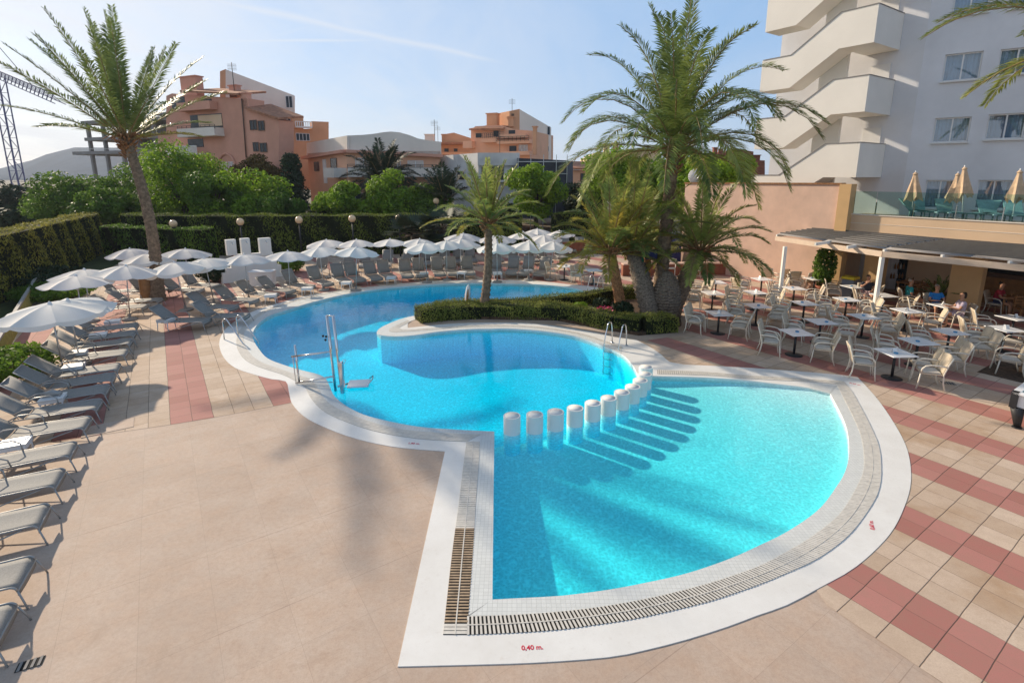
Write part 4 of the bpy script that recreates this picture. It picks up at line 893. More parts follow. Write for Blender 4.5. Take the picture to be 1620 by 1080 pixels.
# ---------------------------------------------------------------- parasols
def parasol_proto(fab, ribs=8, val=.13, R_=1.08, Hh=2.06):
    t = thing('parasol', None, 'parasol'); mb = MB(); mb.tube([(0, 0, .02), (0, 0, Hh-.02)], .019, 8); mb.build('pole', M['alu'], t)
    mb = MB(); mb.lathe([(.26, 0), (.26, .05), (.22, .08), (.05, .10), (.05, .22), (.03, .24)], n=20); mb.build('base', M['concrete'], t)
    cn = MB(); sub = 6; drop = .29
    def P(k, j, f):
        a0 = 2*PI*k/ribs; a1 = 2*PI*(k+1)/ribs; u = j/sub
        e0 = Vector((math.cos(a0), math.sin(a0), 0)); e1 = Vector((math.cos(a1), math.sin(a1), 0)); d = e0.lerp(e1, u)
        sag = math.sin(u*PI)*.065*f; return Vector((d.x*R_*f, d.y*R_*f, Hh-drop*f**1.55-sag))
    fs = [0.02, .25, .5, .75, 1.0]
    for k in range(ribs):                                      # every panel smooth in itself, a crease at each rib
        b0 = len(cn.v)
        for f_ in fs: cn.v += [tuple(P(k, j, f_)) for j in range(sub+1)]
        for i in range(len(fs)-1):
            for j in range(sub): q = b0+i*(sub+1)+j; cn.f.append((q, q+1, q+sub+2, q+sub+1)); cn.mi.append(0); cn.sm.append(True)
    o = cn.build('canopy', M[fab], t, fix=False)
    vl = MB()
    for k in range(ribs):
        for j in range(sub):
            a, b_ = P(k, j, 1), P(k, j+1, 1); o1 = a.normalized()*0
            da = val*(.82+.18*math.sin(PI*j/sub)); db = val*(.82+.18*math.sin(PI*(j+1)/sub))
            if j == 0: da *= .75
            if j == sub-1: db *= .75
            ax = Vector((a.x, a.y, 0)).normalized()*.02; bx = Vector((b_.x, b_.y, 0)).normalized()*.02
            vl.face([a, b_, b_+bx-Vector((0, 0, db)), a+ax-Vector((0, 0, da))], True)
    v_ = vl.build('valance', M[fab], o, fix=False)
    cp = MB(); cp.lathe([(.03, -.02), (.05, 0), (.035, .03), (.015, .06), (.001, .065)], (0, 0, Hh), 10); cp.build('finial', M['white_plastic'], t)
    for k in range(ribs):
        a = 2*PI*k/ribs; d = Vector((math.cos(a), math.sin(a), 0)); mb = MB(); mb.tube([(0, 0, Hh-.03), tuple(d*R_*.5+Vector((0, 0, Hh-drop*.34-.03))), tuple(d*R_*.99+Vector((0, 0, Hh-drop-.012)))], .006, 4, caps=False)
        mb.tube([(0, 0, Hh-.55), tuple(d*R_*.5+Vector((0, 0, Hh-drop*.34-.035)))], .005, 4, caps=False); mb.build('rib', M['alu'], t)
    return t
PA = {'w': parasol_proto('white_fabric'), 'l': parasol_proto('white_fabric_shaded', 8, .05, 1.12), 't': parasol_proto('white_fabric', 8, .03, 1.08, 2.1)}
PU = dict.fromkeys(PA, False)
par = [((78, 478), 'w', 'nearest and largest looking white parasol at the left edge', .98, 1.12), ((107, 474), 't', 'white parasol half hidden behind the nearest one', .95, 1), ((120, 436), 't', 'white parasol with a dark finial before the hedge plants', .95, 1), ((133, 426), 't', 'white parasol peeking out behind the one with the dark finial', .95, 1),
       ((199, 420), 't', 'white parasol tucked behind the frilled one left of the palm trunk', 1, 1), ((275, 413), 'w', 'white scalloped parasol right of the palm trunk, in front of the group', .98, 1.06), ((233, 400), 'w', 'white scalloped parasol in front of the palm trunk', .98, 1), ((322, 407), 'w', 'white scalloped parasol leaning over the red stripe lounger pair', .98, 1),
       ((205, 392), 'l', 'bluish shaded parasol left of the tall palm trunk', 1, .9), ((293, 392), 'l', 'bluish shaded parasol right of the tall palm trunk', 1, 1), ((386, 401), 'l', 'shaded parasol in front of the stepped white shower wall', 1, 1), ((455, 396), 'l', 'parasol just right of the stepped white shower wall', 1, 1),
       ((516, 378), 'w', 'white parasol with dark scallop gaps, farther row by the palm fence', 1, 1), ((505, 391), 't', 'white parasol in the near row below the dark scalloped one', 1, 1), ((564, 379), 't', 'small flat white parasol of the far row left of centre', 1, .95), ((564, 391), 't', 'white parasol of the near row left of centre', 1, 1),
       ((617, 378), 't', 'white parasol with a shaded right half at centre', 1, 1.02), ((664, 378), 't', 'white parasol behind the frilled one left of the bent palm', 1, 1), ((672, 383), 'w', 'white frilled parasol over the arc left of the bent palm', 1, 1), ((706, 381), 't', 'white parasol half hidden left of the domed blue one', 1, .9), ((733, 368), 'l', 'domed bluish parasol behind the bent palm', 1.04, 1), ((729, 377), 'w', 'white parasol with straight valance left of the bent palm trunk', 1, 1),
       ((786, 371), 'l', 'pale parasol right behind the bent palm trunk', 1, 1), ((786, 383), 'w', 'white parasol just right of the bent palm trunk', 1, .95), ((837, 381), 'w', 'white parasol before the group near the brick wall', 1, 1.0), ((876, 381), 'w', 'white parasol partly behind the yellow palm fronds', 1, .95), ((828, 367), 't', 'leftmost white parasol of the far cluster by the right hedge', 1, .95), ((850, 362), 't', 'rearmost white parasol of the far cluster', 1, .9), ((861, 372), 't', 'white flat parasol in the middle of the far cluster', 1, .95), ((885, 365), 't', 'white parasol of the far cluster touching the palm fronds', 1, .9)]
for (q, k, lb, hs, rsx) in par:
    o = PA[k] if not PU[k] else copy_tree(PA[k]); PU[k] = True; p = G(q[0], q[1], 2.1*hs); tl = (rs.normal(0, .035), rs.normal(0, .035))
    if q[0] in (275, 322): tl = (.03, -.09)
    rzz = rs.uniform(0, .78); v = Matrix.Rotation(tl[0], 3, 'X') @ Matrix.Rotation(tl[1], 3, 'Y') @ Vector((0, 0, 2.1*hs))
    o.location = (p.x-v.x, p.y-v.y, 0); o.rotation_mode = 'XYZ'; o.rotation_euler = (tl[0], tl[1], 0); o.scale = (rsx, rsx, hs); tag(o, lb, 'parasol', 'white parasols round the pool')
# ---------------------------------------------------------------- dining tables and wicker chairs
def chair_proto():
    t = thing('wicker_armchair', None, 'chair'); W = .26
    mb = MB(); mb.box((0, .0, .415), (.48, .46, .035)); mb.build('seat', M['wicker'], t, bevel=.012)
    mb = MB(); mb.box((0, .01, .452), (.42, .40, .035)); mb.build('cushion', M['cushion'], t, bevel=.014)
    mb = MB(); nz = 8; nx = 6
    def bp(i, j):
        z = .43+.47*j/nz; x = (-.235+.47*i/nx)*(1+.06*j/nz); y = -.235-.13*(j/nz)**1.3-.035*math.cos(PI*(i/nx-.5))*(j/nz); return Vector((x, y, z+(.02*math.cos(PI*(i/nx-.5)) if j == nz else 0)))
    for j in range(nz):
        for i in range(nx): mb.face([bp(i, j), bp(i+1, j), bp(i+1, j+1), bp(i, j+1)], True)
    o = mb.build('backrest', M['wicker'], t, fix=False); bm = bmesh.new(); bm.from_mesh(o.data); bmesh.ops.remove_doubles(bm, verts=bm.verts, dist=.001); bm.to_mesh(o.data); bm.free(); s_ = o.modifiers.new('thick', 'SOLIDIFY'); s_.thickness = .022
    for s_ in (-1, 1):
        mb = MB(); mb.tube([(s_*.255, -.375, .90), (s_*.25, -.30, .68), (s_*.245, -.235, .43), (s_*.25, -.25, .2), (s_*.26, -.31, 0)], .018, 6); mb.build('leg', M['wicker_frame'], t)
        mb = MB(); mb.tube([(s_*.25, -.285, .64), (s_*.265, -.12, .665), (s_*.27, .06, .66), (s_*.27, .17, .63), (s_*.265, .235, .55), (s_*.25, .25, .42)], .020, 6); mb.build('armrest', M['wicker_frame'], t)
        mb = MB(); mb.tube([(s_*.25, .25, .43), (s_*.255, .27, .2), (s_*.265, .30, 0)], .018, 6); mb.build('leg', M['wicker_frame'], t)
    return t
chp = chair_proto(); chu = [False]
def chair(x, y, face, label, group='cream wicker armchairs on the dining terrace'):
    o = chp if not chu[0] else copy_tree(chp); chu[0] = True; o.location = (x, y, 0); o.rotation_euler = (0, 0, face-PI/2); tag(o, label, 'chair', group); return o
def table_proto():
    t = thing('dining_table', None, 'table'); mb = MB(); mb.box((0, 0, .728), (.70, .74, .024)); mb.build('table_top', M['table_top'], t, bevel=.005)
    mb = MB(); mb.tube([(0, 0, .03), (0, 0, .71)], .035, 10); mb.box((0, 0, .706), (.36, .36, .016)); mb.build('column', M['black_metal'], t)
    mb = MB(); mb.lathe([(.25, .004), (.25, .018), (.08, .035), (.04, .05)], n=20); mb.build('base', M['black_metal'], t)
    return t
tbp = table_proto(); tbu = [False]
def table(x, y, rz, label):
    o = tbp if not tbu[0] else copy_tree(tbp); tbu[0] = True; o.location = (x, y, 0); o.rotation_euler = (0, 0, rz); tag(o, label, 'table', 'white square tables on the dining terrace'); return o
def ashtray_proto():
    t = thing('ashtray', None, 'ashtray'); mb = MB(); mb.lathe([(.05, 0), (.055, .03), (.045, .032), (.04, .012), (.001, .012)], n=14); mb.build('bowl', M['blue_glass'], t, fix=False)
    mb = MB(); mb.box((0, 0, .018), (.05, .035, .02)); mb.build('matchbook', M['navy'], t); return t
asp = ashtray_proto(); asu = [False]
def card_proto():
    mb = MB()
    for s_ in (-1, 1): mb.box((s_*.025, 0, .06), (.003, .10, .13), ax=(Vector((math.cos(s_*.35), 0, math.sin(s_*.35))), Vector((0, 1, 0)), Vector((-math.sin(s_*.35), 0, math.cos(s_*.35)))))
    return mb.build('menu_card', M['white_plastic'])
cdp = card_proto(); cdu = [False]
def on_table(kind, p, lb):
    global asp, cdp
    if kind == 'a': o = asp if not asu[0] else copy_tree(asp); asu[0] = True
    else: o = cdp if not cdu[0] else copy_tree(cdp); cdu[0] = True
    o.location = (p[0]+rs.uniform(-.12, .12), p[1]+rs.uniform(-.12, .12), .741); o.rotation_euler = (0, 0, rs.uniform(0, 3)); tag(o, lb, 'ashtray' if kind == 'a' else 'menu card', 'things on the dining tables')
TB = [((1417,557),'nearest table, by the far corner of the wading pool','LLRR','ac'), ((1453,539),'second table from the wading pool corner','LLRR','a'), ((1503,524),'third table from the wading pool corner','LLRR','a'), ((1367,500),'table at the middle pergola post foot','LLRR','a'),
      ((1299,508),'table between the pool corner and far post rows','LLR','a'), ((1260,525),'table above the top edge of the wading pool','LLRR','a'), ((1138,495),'table nearest the palm clump','LLRR','c'), ((1198,483),'second table out from the palm clump','LLRR','a'),
      ((1273,479),'table directly before the table by the far post','LLRR','a'), ((1340,473),'table just left of the middle pergola post','LLRR','a'), ((1128,463),'table right of the leaning palm trunk','LLRR','c'), ((1194,462),'table two rows before the far pergola post','LLRR','c'),
      ((1133,446),'table in front of the low brick wall','LR','c'), ((1257,455.5),'table just right of the far pergola post','LLRR','a'), ((1289,440.5),'table before the potted bush','LLR','a'), ((1205.5,441),'table left of the far pergola post','LLRR','c'), ((1350,453),'table beside the man in black','LLR','a'),
      ((1398.5,466.6),'table right behind the middle pergola post','LR',''), ((1435,490.7),'table with white card right of the post','LLR','c'), ((1493,482.7),'long table where the bar guests sit','L','c'), ((1591,519.6),'table with menu holders at the right edge','LLR','cc'), ((1605,502),'rear table at the right edge','L','c'),
      ((1075,447),'table glimpsed between the palm trunks','LR','c'), ((893,421),'table at the end of the lounger arc','LR','c'), ((939,427),'table behind the far pool ladder','LLR','')]
cd = Vector((math.cos(math.radians(-28)), math.sin(math.radians(-28)), 0)); cp_ = Vector((-cd.y, cd.x, 0))
side_w = {'L': ('left', 'far left'), 'R': ('right', 'far right')}
for ti, (q, lb, ch_, it) in enumerate(TB):
    p = G(q[0], q[1], .74); table(p.x, p.y, math.radians(6+rs.uniform(-3, 3)), 'white square '+lb)
    cnt = {'L': 0, 'R': 0}
    for s_ in ch_:
        k = cnt[s_]; cnt[s_] += 1; sg = -1 if s_ == 'L' else 1; two = ch_.count(s_) > 1
        off = cd*sg*rs.uniform(.66, .76)+cp_*((-.27 if k == 0 else .30) if two else 0)
        chair(p.x+off.x, p.y+off.y, math.atan2(-cd.y*sg, -cd.x*sg)+rs.uniform(-.16, .16), 'wicker chair, '+('near ' if k == 0 and two else 'far ' if two else '')+('left' if s_ == 'L' else 'right')+' of the '+lb)
    for k_, s_ in enumerate(it): on_table(s_, p, ('blue glass ashtray' if s_ == 'a' else ('white menu card' if k_ == 0 else 'second white menu card'))+' on the '+lb)
for (q, f, lb) in (((1232, 452), 100, 'shaded grey looking chair by the pink wall, left one'), ((1252, 456), 80, 'shaded grey looking chair by the pink wall, middle one'), ((1277, 458), 95, 'shaded grey looking chair by the pink wall, right one'), ((1212, 450), 60, 'shaded chair by the pink wall left of the far post'),
                   ((1096, 440), 200, 'cream chair in the sun right before the brick wall'), ((1112, 474), 200, 'cream chair between the leaning palm and the tables'), ((1020, 432), 250, 'cream chair glimpsed through the palm clump'), ((1060, 436), 250, 'cream chair behind the fat palm stump'),
                   ((1170, 470), 20, 'cream chair standing alone between two tables'), ((1600, 560), 140, 'white chair right before the right edge palm'), ((1316, 436), 240, 'cream chair beside the grey bin'), ((1592, 590), 150, 'wicker chair at the right edge behind the palm pit')):
    p = G(*q); chair(p.x, p.y, math.radians(f), lb)
# chair cut by the right edge in the foreground
p = G(1700, 905); chair(p.x+.05, p.y, math.radians(120), 'white wicker chair cut off by the right edge in the foreground')
# ---------------------------------------------------------------- pool fittings
def ladder(name, label, px, py, out_deg, treads=True, w_=.5):
    p = G(px, py); root = thing(name, label, 'pool ladder', (p.x, p.y, 0), math.radians(out_deg))   # local +x = away from the water
    for s_ in (-1, 1):
        y = s_*w_/2; mb = MB(); pts = [(-.10, y, -.9), (-.10, y, .05), (-.02, y, .42), (.09, y, .63)]+[(.25+.17*math.cos(a), y, .62+.16*math.sin(a)) for a in np.linspace(2.6, .3, 6)]+[(.46, y, .5), (.50, y, .02)]
        mb.tube(pts, .021, 8); r_ = mb.build('rail', M['steel'], root); mb = MB(); mb.lathe([(.05, .022), (.05, .03), (.03, .045)], (.50, y, 0), 12); mb.build('flange', M['steel'], r_)
    if treads:
        for k in range(4): mb = MB(); mb.box((-.12, 0, -.12-.24*k), (.09, w_-.04, .03)); mb.build('tread', M['steel'], root, bevel=.005)
ladder('pool_ladder', 'steel ladder with bent handrails in front of the island hedge', 969, 551, 54)
ladder('pool_ladder', 'steel ladder at the far right end of the pool behind the hedge', 938, 462.5, 48)
root = thing('pool_handrail', 'steel handrail arching over the coping at the left end of the pool', 'handrail', G(385, 533), math.radians(152))
mb = MB(); pts = [(.28, 0, .02), (.28, 0, .55)]+[(.12+.17*math.cos(a), 0, .58+.17*math.sin(a)) for a in np.linspace(.2, 2.0, 5)]+[(-.3, 0, .42), (-.75, 0, -.05), (-.85, 0, -.5)]
mb.tube(pts, .022, 8); mb.build('rail', M['steel'], root); mb = MB(); mb.tube([(x, y+.5, z) for x, y, z in pts], .022, 8); mb.build('rail', M['steel'], root)
# chair lift
b = G(523, 614); root = thing('pool_lift', 'steel hydraulic pool lift with a tall twin mast and a white seat in the water', 'pool lift', (b.x, b.y, 0))
def rel(px, py, z=None, Y=None): return (G(px, py, z) if Y is None else at(px, py, Y))-Vector((b.x, b.y, 0))
Yl = b.y+.05
mA = MB(); mA.tube([rel(531, 618, Y=Yl), rel(517, 499, Y=Yl)], .034, 10); mA.build('mast', M['steel'], root)
mA = MB(); mA.tube([rel(541, 622, Y=Yl-.1), rel(527, 499, Y=Yl-.1)], .034, 10); mA.build('mast', M['steel'], root)
mA = MB(); mA.tube([rel(517, 499.5, Y=Yl), rel(527, 499.5, Y=Yl-.1)], .02, 6); mA.build('cross_bar', M['steel'], root)
p1, p2 = G(473, 606)-Vector((b.x, b.y, 0)), G(468, 600)-Vector((b.x, b.y, 0))
pa = at(466.5, 546, b.y+.25)-Vector((b.x, b.y, 0)); pc = at(473.5, 605, b.y+.25)-Vector((b.x, b.y, 0))
mA = MB(); mA.tube([pc, pa], .028, 8); mA.build('post', M['steel'], root)
mA = MB(); mA.tube([at(468, 604, b.y+.3)-b, at(463, 563, b.y+.3)-b], .014, 6); mA.build('post', M['steel'], root)
mA = MB(); mA.tube([at(461, 564, b.y+.25)-b, at(524, 556, Yl)-b], .024, 8); mA.build('rail', M['steel'], root)
mA = MB(); mA.tube([at(468, 606, b.y+.25)-b, at(528, 595, Yl)-b], .024, 8); mA.build('rail', M['steel'], root)
mA = MB(); mA.tube([pc+Vector((0, 0, .03)), pc+Vector((.9, -.05, .03))], .016, 6); mA.build('brace', M['steel'], root)
mA = MB(); mA.box(at(541, 597, Yl-.1)-b, (.10, .12, .85)); mA.build('cylinder', M['steel'], root, bevel=.02)
mA = MB()
for k, (x, y) in enumerate(((511, 532), (516, 533), (515, 538))): mA.lathe([(.001, -.03), (.03, 0), (.03, .03), (.001, .04)], at(x, y, Yl-.12)-b, 8)
mA.build('valve', M['black_metal'], root)
mA = MB(); mA.tube([at(540, 575, Yl-.1)-b, at(543, 569, Yl-.2)-b, at(547, 569, Yl-.2)-b, at(544, 576, Yl-.15)-b], .008, 5); mA.build('hose', M['white_plastic'], root)
s0 = G(566, 609, .02)-b; mA = MB(); mA.box(s0+Vector((0, .1, 0)), (.55, .48, .05), rz=.15); st_ = mA.build('seat', M['white_plastic'], root, bevel=.02)
mA = MB(); mA.tube([s0+Vector((.28, -.1, .02)), s0+Vector((.36, .15, .12)), s0+Vector((.30, .4, .10)), s0+Vector((.2, .42, .02))], .016, 6); mA.tube([s0+Vector((-.28, .1, 0)), Vector((.2, 0, .05))], .03, 6); mA.build('seat_arm', M['steel'], root)
# floor drains in the deck
def drain(px, py, rz, lx, ly, label):
    p = G(px, py); root = thing('floor_drain', label, 'drain', (p.x, p.y, .003), rz); mb = MB(); mb.box((0, 0, .002), (lx, ly, .004)); mb.build('pit', M['channel'], root)
    mb = MB(); n = int(lx/.05)
    for i in range(n): mb.box((-lx/2+(i+.5)*lx/n, 0, .008), (lx/n*.45, ly, .006))
    mb.build('grating', M['concrete'], root)
drain(48, 1050, math.radians(25), .24, .13, 'slotted metal floor drain at the bottom left'); drain(1500, 606, math.radians(-20), .3, .2, 'small dark floor drain right of the nearest chairs')
mb = MB(); q = G(172, 676); mb.box((q.x, q.y, .007), (.9, .55, .01), rz=math.radians(34)); tag(mb.build('access_cover', M['deck']), 'square access cover let into the paving beside the left loungers', 'cover')
# rolled parasol leaning in the island hedge
p = G(737, 497); root = thing('closed_parasol', 'closed red and white parasol leaning in the island hedge beside the small palm', 'parasol', (p.x, p.y, 0)); mb = MB(); tp = Vector((.12, .05, 1.15)); d = tp.normalized()
mb.tube([d*.2, d*.45, d*.8, d*1.1, d*1.2], [.05, .09, .10, .08, .02], 10); mb.build('canopy', M['cloth_white'], root); mb = MB()
for k in range(3): a = 2.1*k-1.5; o_ = Vector((math.cos(a)*.045, math.sin(a)*.045, 0)); mb.tube([d*.22+o_, d*.5+o_*1.6, d*.8+o_*1.6, d*1.1+o_], [.03, .05, .05, .03], 6)
mb.build('stripe', M['trunk_orange'], root); mb = MB(); mb.tube([(0, 0, 0), d*.3], .02, 6); mb.build('pole', M['alu'], root)
# billiard table cut by the right edge
p = G(1625, 683); root = thing('pool_table', 'billiard table with green cloth and black corner leg at the right edge', 'billiard table', (p.x+.95, p.y+.35, 0), math.radians(34))
mb = MB(); mb.box((0, 0, .64), (2.1, 1.1, .28)); mb.build('cabinet', M['white_plastic'], root, bevel=.01); mb = MB(); mb.box((0, 0, .797), (1.9, .9, .02)); mb.build('playing_surface', M['baize'], root)
mb = MB()
for s_ in (-1, 1): mb.box((0, s_*.52, .81), (2.2, .14, .06)); mb.box((s_*1.04, 0, .812), (.12, .9, .056))
mb.build('rail', M['table_top'], root, bevel=.01)
for a in (-1, 1):
    for c_ in (-1, 1):
        mb = MB(); mb.box((a*1.04, c_*.53, .66), (.12, .12, .36)); mb.tube([(a*.98, c_*.47, .5), (a*.92, c_*.42, .03)], [.13, .06], 8); mb.lathe([(.09, 0), (.09, .03)], (a*.92, c_*.42, 0), 10); mb.build('leg', M['black_metal'], root)
# ---------------------------------------------------------------- buildings
class Face:                                                    # a vertical wall plane through o with direction d
    def __init__(s, o, d): s.o = Vector((o[0], o[1], 0)); s.d = Vector((d[0], d[1], 0)).normalized(); s.n = Vector((s.d.y, -s.d.x, 0)); s.n = s.n if s.n.dot(-s.o) > 0 else -s.n
    def uz(s, px, py):
        r = Vector(ray(px, py)); t = s.n.dot(s.o)/s.n.dot(r); P = r*t; return ((P-s.o).dot(s.d), P.z+CAM_H)
    def p(s, u, z, out=0.0): q = s.o+s.d*u+s.n*out; return Vector((q.x, q.y, z))
    def rect(s, x0, y0, x1, y1):
        a = s.uz(x0, y0); b_ = s.uz(x1, y1); c = s.uz(x0, y1); e = s.uz(x1, y0); return (a[0]+c[0])/2, (b_[0]+e[0])/2, (b_[1]+c[1])/2, (a[1]+e[1])/2   # u0,u1,z0,z1
def wall_holes(mb, F, u0, u1, z0, z1, holes, depth=.16):       # wall face with real openings and their reveals
    us = sorted({u0, u1} | {h[i] for h in holes for i in (0, 1)}); zs = sorted({z0, z1} | {h[i] for h in holes for i in (2, 3)})
    for a, b_ in zip(us, us[1:]):
        for c, d in zip(zs, zs[1:]):
            um, zm = (a+b_)/2, (c+d)/2
            if any(h[0] < um < h[1] and h[2] < zm < h[3] for h in holes) or not (u0 <= um <= u1 and z0 <= zm <= z1): continue
            mb.face([F.p(a, c), F.p(b_, c), F.p(b_, d), F.p(a, d)])
    for (a, b_, c, d) in holes:
        for q in (((a, c), (b_, c)), ((b_, c), (b_, d)), ((b_, d), (a, d)), ((a, d), (a, c))):
            mb.face([F.p(*q[0]), F.p(*q[1]), F.p(*q[1], -depth), F.p(*q[0], -depth)])
def window(F, h, parent, m_pane='glass_dark', depth=.14, frame='window_frame', org=(0, 0, 0), curtain=None, div=2, sill=True, name='window'):
    a, b_, c, d = h; fw = .055; mb = MB(); out = -depth+.03; X = F.d; Y = F.n; Z = Vector((0, 0, 1))
    def fb(u0, u1, z0, z1, t=.05, o=out): mb.box(F.p((u0+u1)/2, (z0+z1)/2, o), (u1-u0, t, z1-z0), ax=(X, Y, Z))
    fb(a+.003, b_-.003, c+.003, c+fw); fb(a+.003, b_-.003, d-fw, d-.003); fb(a+.003, a+fw, c+fw, d-fw); fb(b_-fw, b_-.003, c+fw, d-fw)
    for k in range(1, div): u = a+(b_-a)*k/div; fb(u-fw*.5, u+fw*.5, c+fw, d-fw)
    if sill: fb(a-.05, b_+.05, c-.06, c-.004, .16, .045)
    w_ = mb.build(name, M[frame], parent, origin=org)
    mb = MB(); mb.face([F.p(a+fw, c+fw, out-.005), F.p(b_-fw, c+fw, out-.005), F.p(b_-fw, d-fw, out-.005), F.p(a+fw, d-fw, out-.005)]); mb.build('pane', M[m_pane], w_, origin=(0, 0, 0) if True else org, fix=False).location = tuple(-Vector(org)) if False else (0, 0, 0)
    pn = w_.children if False else None
    if curtain:
        mb = MB(); n = int((b_-a)/.045); y0 = -depth-.10
        for i in range(n):
            ua = a+(b_-a)*i/n; ub = a+(b_-a)*(i+1)/n; oa = y0+.025*math.sin(i*1.9)+.012*math.sin(i*.7); ob = y0+.025*math.sin((i+1)*1.9)+.012*math.sin((i+1)*.7)
            mb.face([F.p(ua, c, oa), F.p(ub, c, ob), F.p(ub, d, ob), F.p(ua, d, oa)], True)
        mb.build('curtain', M[curtain], w_, fix=False, origin=(0, 0, 0))
    return w_
def block(name, mb_wall, F, u0, u1, depth, z0, z1, roof=None, rm=None):
    P = [F.p(u0, 0), F.p(u1, 0), F.p(u1, 0, -depth), F.p(u0, 0, -depth)]; mb_wall.prism(P, z0, z1, bottom=False)
def bld(name, label, cat='building', group=None): return thing(name, label, cat, (0, 0, 0), 0, group)
def simple_windows(F, rects, parent, **kw):
    for r_ in rects: window(F, F.rect(*r_), parent, depth=-.03, **kw)
# ---- hotel with its outer stair
HF = Face((17.77, 25.83), (-.5577, .83)); HF.n = Vector((-.83, -.5577, 0))
hot = bld('hotel', 'large white hotel with stacked zigzag balcony stairs filling the upper right', 'hotel')
q0 = HF.p(HF.uz(1431, 280)[0], 0); MF = Face(q0, (math.cos(math.radians(-37.4)), math.sin(math.radians(-37.4)))); U1 = HF.uz(1431, 280)[0]
holes = [MF.rect(*r_) for r_ in ((1509, -18, 1566, 22), (1493, 84, 1552, 127), (1580, 76, 1640, 117), (1477, 186, 1534, 225), (1561, 180, 1622, 220), (1462, 285, 1510, 330), (1544, 285, 1598, 331), (1600, -30, 1665, 10), (1632, 283, 1690, 332))]
holes = [tuple(sorted(h[:2]))+tuple(sorted(h[2:])) for h in holes]
holes2 = []
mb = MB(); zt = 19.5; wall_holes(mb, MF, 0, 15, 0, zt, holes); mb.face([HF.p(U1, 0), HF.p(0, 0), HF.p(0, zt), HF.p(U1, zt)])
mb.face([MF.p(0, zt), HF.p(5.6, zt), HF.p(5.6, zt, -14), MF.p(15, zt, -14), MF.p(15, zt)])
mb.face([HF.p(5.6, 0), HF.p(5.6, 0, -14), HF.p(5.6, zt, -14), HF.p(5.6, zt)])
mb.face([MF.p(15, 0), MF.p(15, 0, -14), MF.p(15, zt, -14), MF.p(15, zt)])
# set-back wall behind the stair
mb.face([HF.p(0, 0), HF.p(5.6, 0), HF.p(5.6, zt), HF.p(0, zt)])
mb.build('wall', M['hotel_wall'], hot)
mb = MB(); mb.face([MF.p(.2, 0, -.9), MF.p(14.9, 0, -.9), MF.p(14.9, zt-.1, -.9), MF.p(.2, zt-.1, -.9)]); mb.build('room_back', M['cloth_navy'], hot, fix=False)
for h in holes: window(MF, h, hot, m_pane='window_glass', depth=.14, curtain='curtain', div=2)
Wd = 2.5
def zz(py): return at(1351, py, 24.45).z
for k in range(0, 6):
    ztop = zz(226)+2.86*k; zl = ztop-1.25; zf = zl-.28; half = 1.43
    st = MB()
    # landing slab, flight and its parapet seen from outside
    st.extr([HF.p(0, zl, Wd), HF.p(1.38, zl, Wd), HF.p(3.5, zl-half, Wd), HF.p(4.9, zl-half, Wd), HF.p(4.9, zl-half-.26, Wd), HF.p(3.45, zl-half-.26, Wd), HF.p(1.33, zf, Wd), HF.p(0, zf, Wd)], HF.n*-1.15)
    st.extr([HF.p(0, zl, Wd-1.15), HF.p(1.3, zl, Wd-1.15), HF.p(1.3, zf, Wd-1.15), HF.p(0, zf, Wd-1.15)], HF.n*-1.33)
    # the returning flight on the wall side
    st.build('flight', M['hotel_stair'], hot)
    pr = MB()
    pr.extr([HF.p(0, ztop, Wd+.10), HF.p(1.4, ztop, Wd+.10), HF.p(3.52, ztop-half, Wd+.10), HF.p(4.9, ztop-half, Wd+.10), HF.p(4.9, zl-half-.26, Wd+.10), HF.p(3.45, zl-half-.26, Wd+.10), HF.p(1.33, zf, Wd+.10), HF.p(0, zf, Wd+.10)], HF.n*-.097)
    pr.extr([HF.p(-.1, ztop, Wd+.10), HF.p(-.1, ztop-.0, 0.01), HF.p(-.1, zf, .01), HF.p(-.1, zf, Wd+.10)], HF.d*.098)
    pr.extr([HF.p(4.902, ztop-half, Wd+.10), HF.p(4.902, ztop-half, 1.3), HF.p(4.902, zl-half-.26, 1.3), HF.p(4.902, zl-half-.26, Wd+.10)], HF.d*.1)
    pr.build('parapet', M['hotel_stair'], hot)
    cp2 = MB()
    def cap(a, b_): cp2.bar(a, b_, .15, .035)
    e = .05+Wd; cap(HF.p(-.1, ztop+.018, e), HF.p(1.4, ztop+.018, e)); cap(HF.p(1.4, ztop+.018, e), HF.p(3.52, ztop-half+.018, e)); cap(HF.p(3.52, ztop-half+.018, e), HF.p(4.95, ztop-half+.018, e)); cap(HF.p(-.05, ztop+.018, e), HF.p(-.05, ztop+.018, 0.02))
    cp2.build('coping_stone', M['concrete'], hot)
cc = MB(); cc.extr([HF.p(1.45, 0, 1.32), HF.p(2.7, 0, 1.32), HF.p(2.7, zt, 1.32), HF.p(1.45, zt, 1.32)], HF.n*-.15)
cc.build('stair_spine', M['hotel_stair'], hot)
for k in range(0, 5):
    z = zz(226)+2.86*k-1.25; mb = MB(); mb.box(HF.p(.55, z+1.03, .03), (.8, .05, 2.05), ax=(HF.d, HF.n, Vector((0, 0, 1)))); mb.build('door', M['window_frame'], hot)
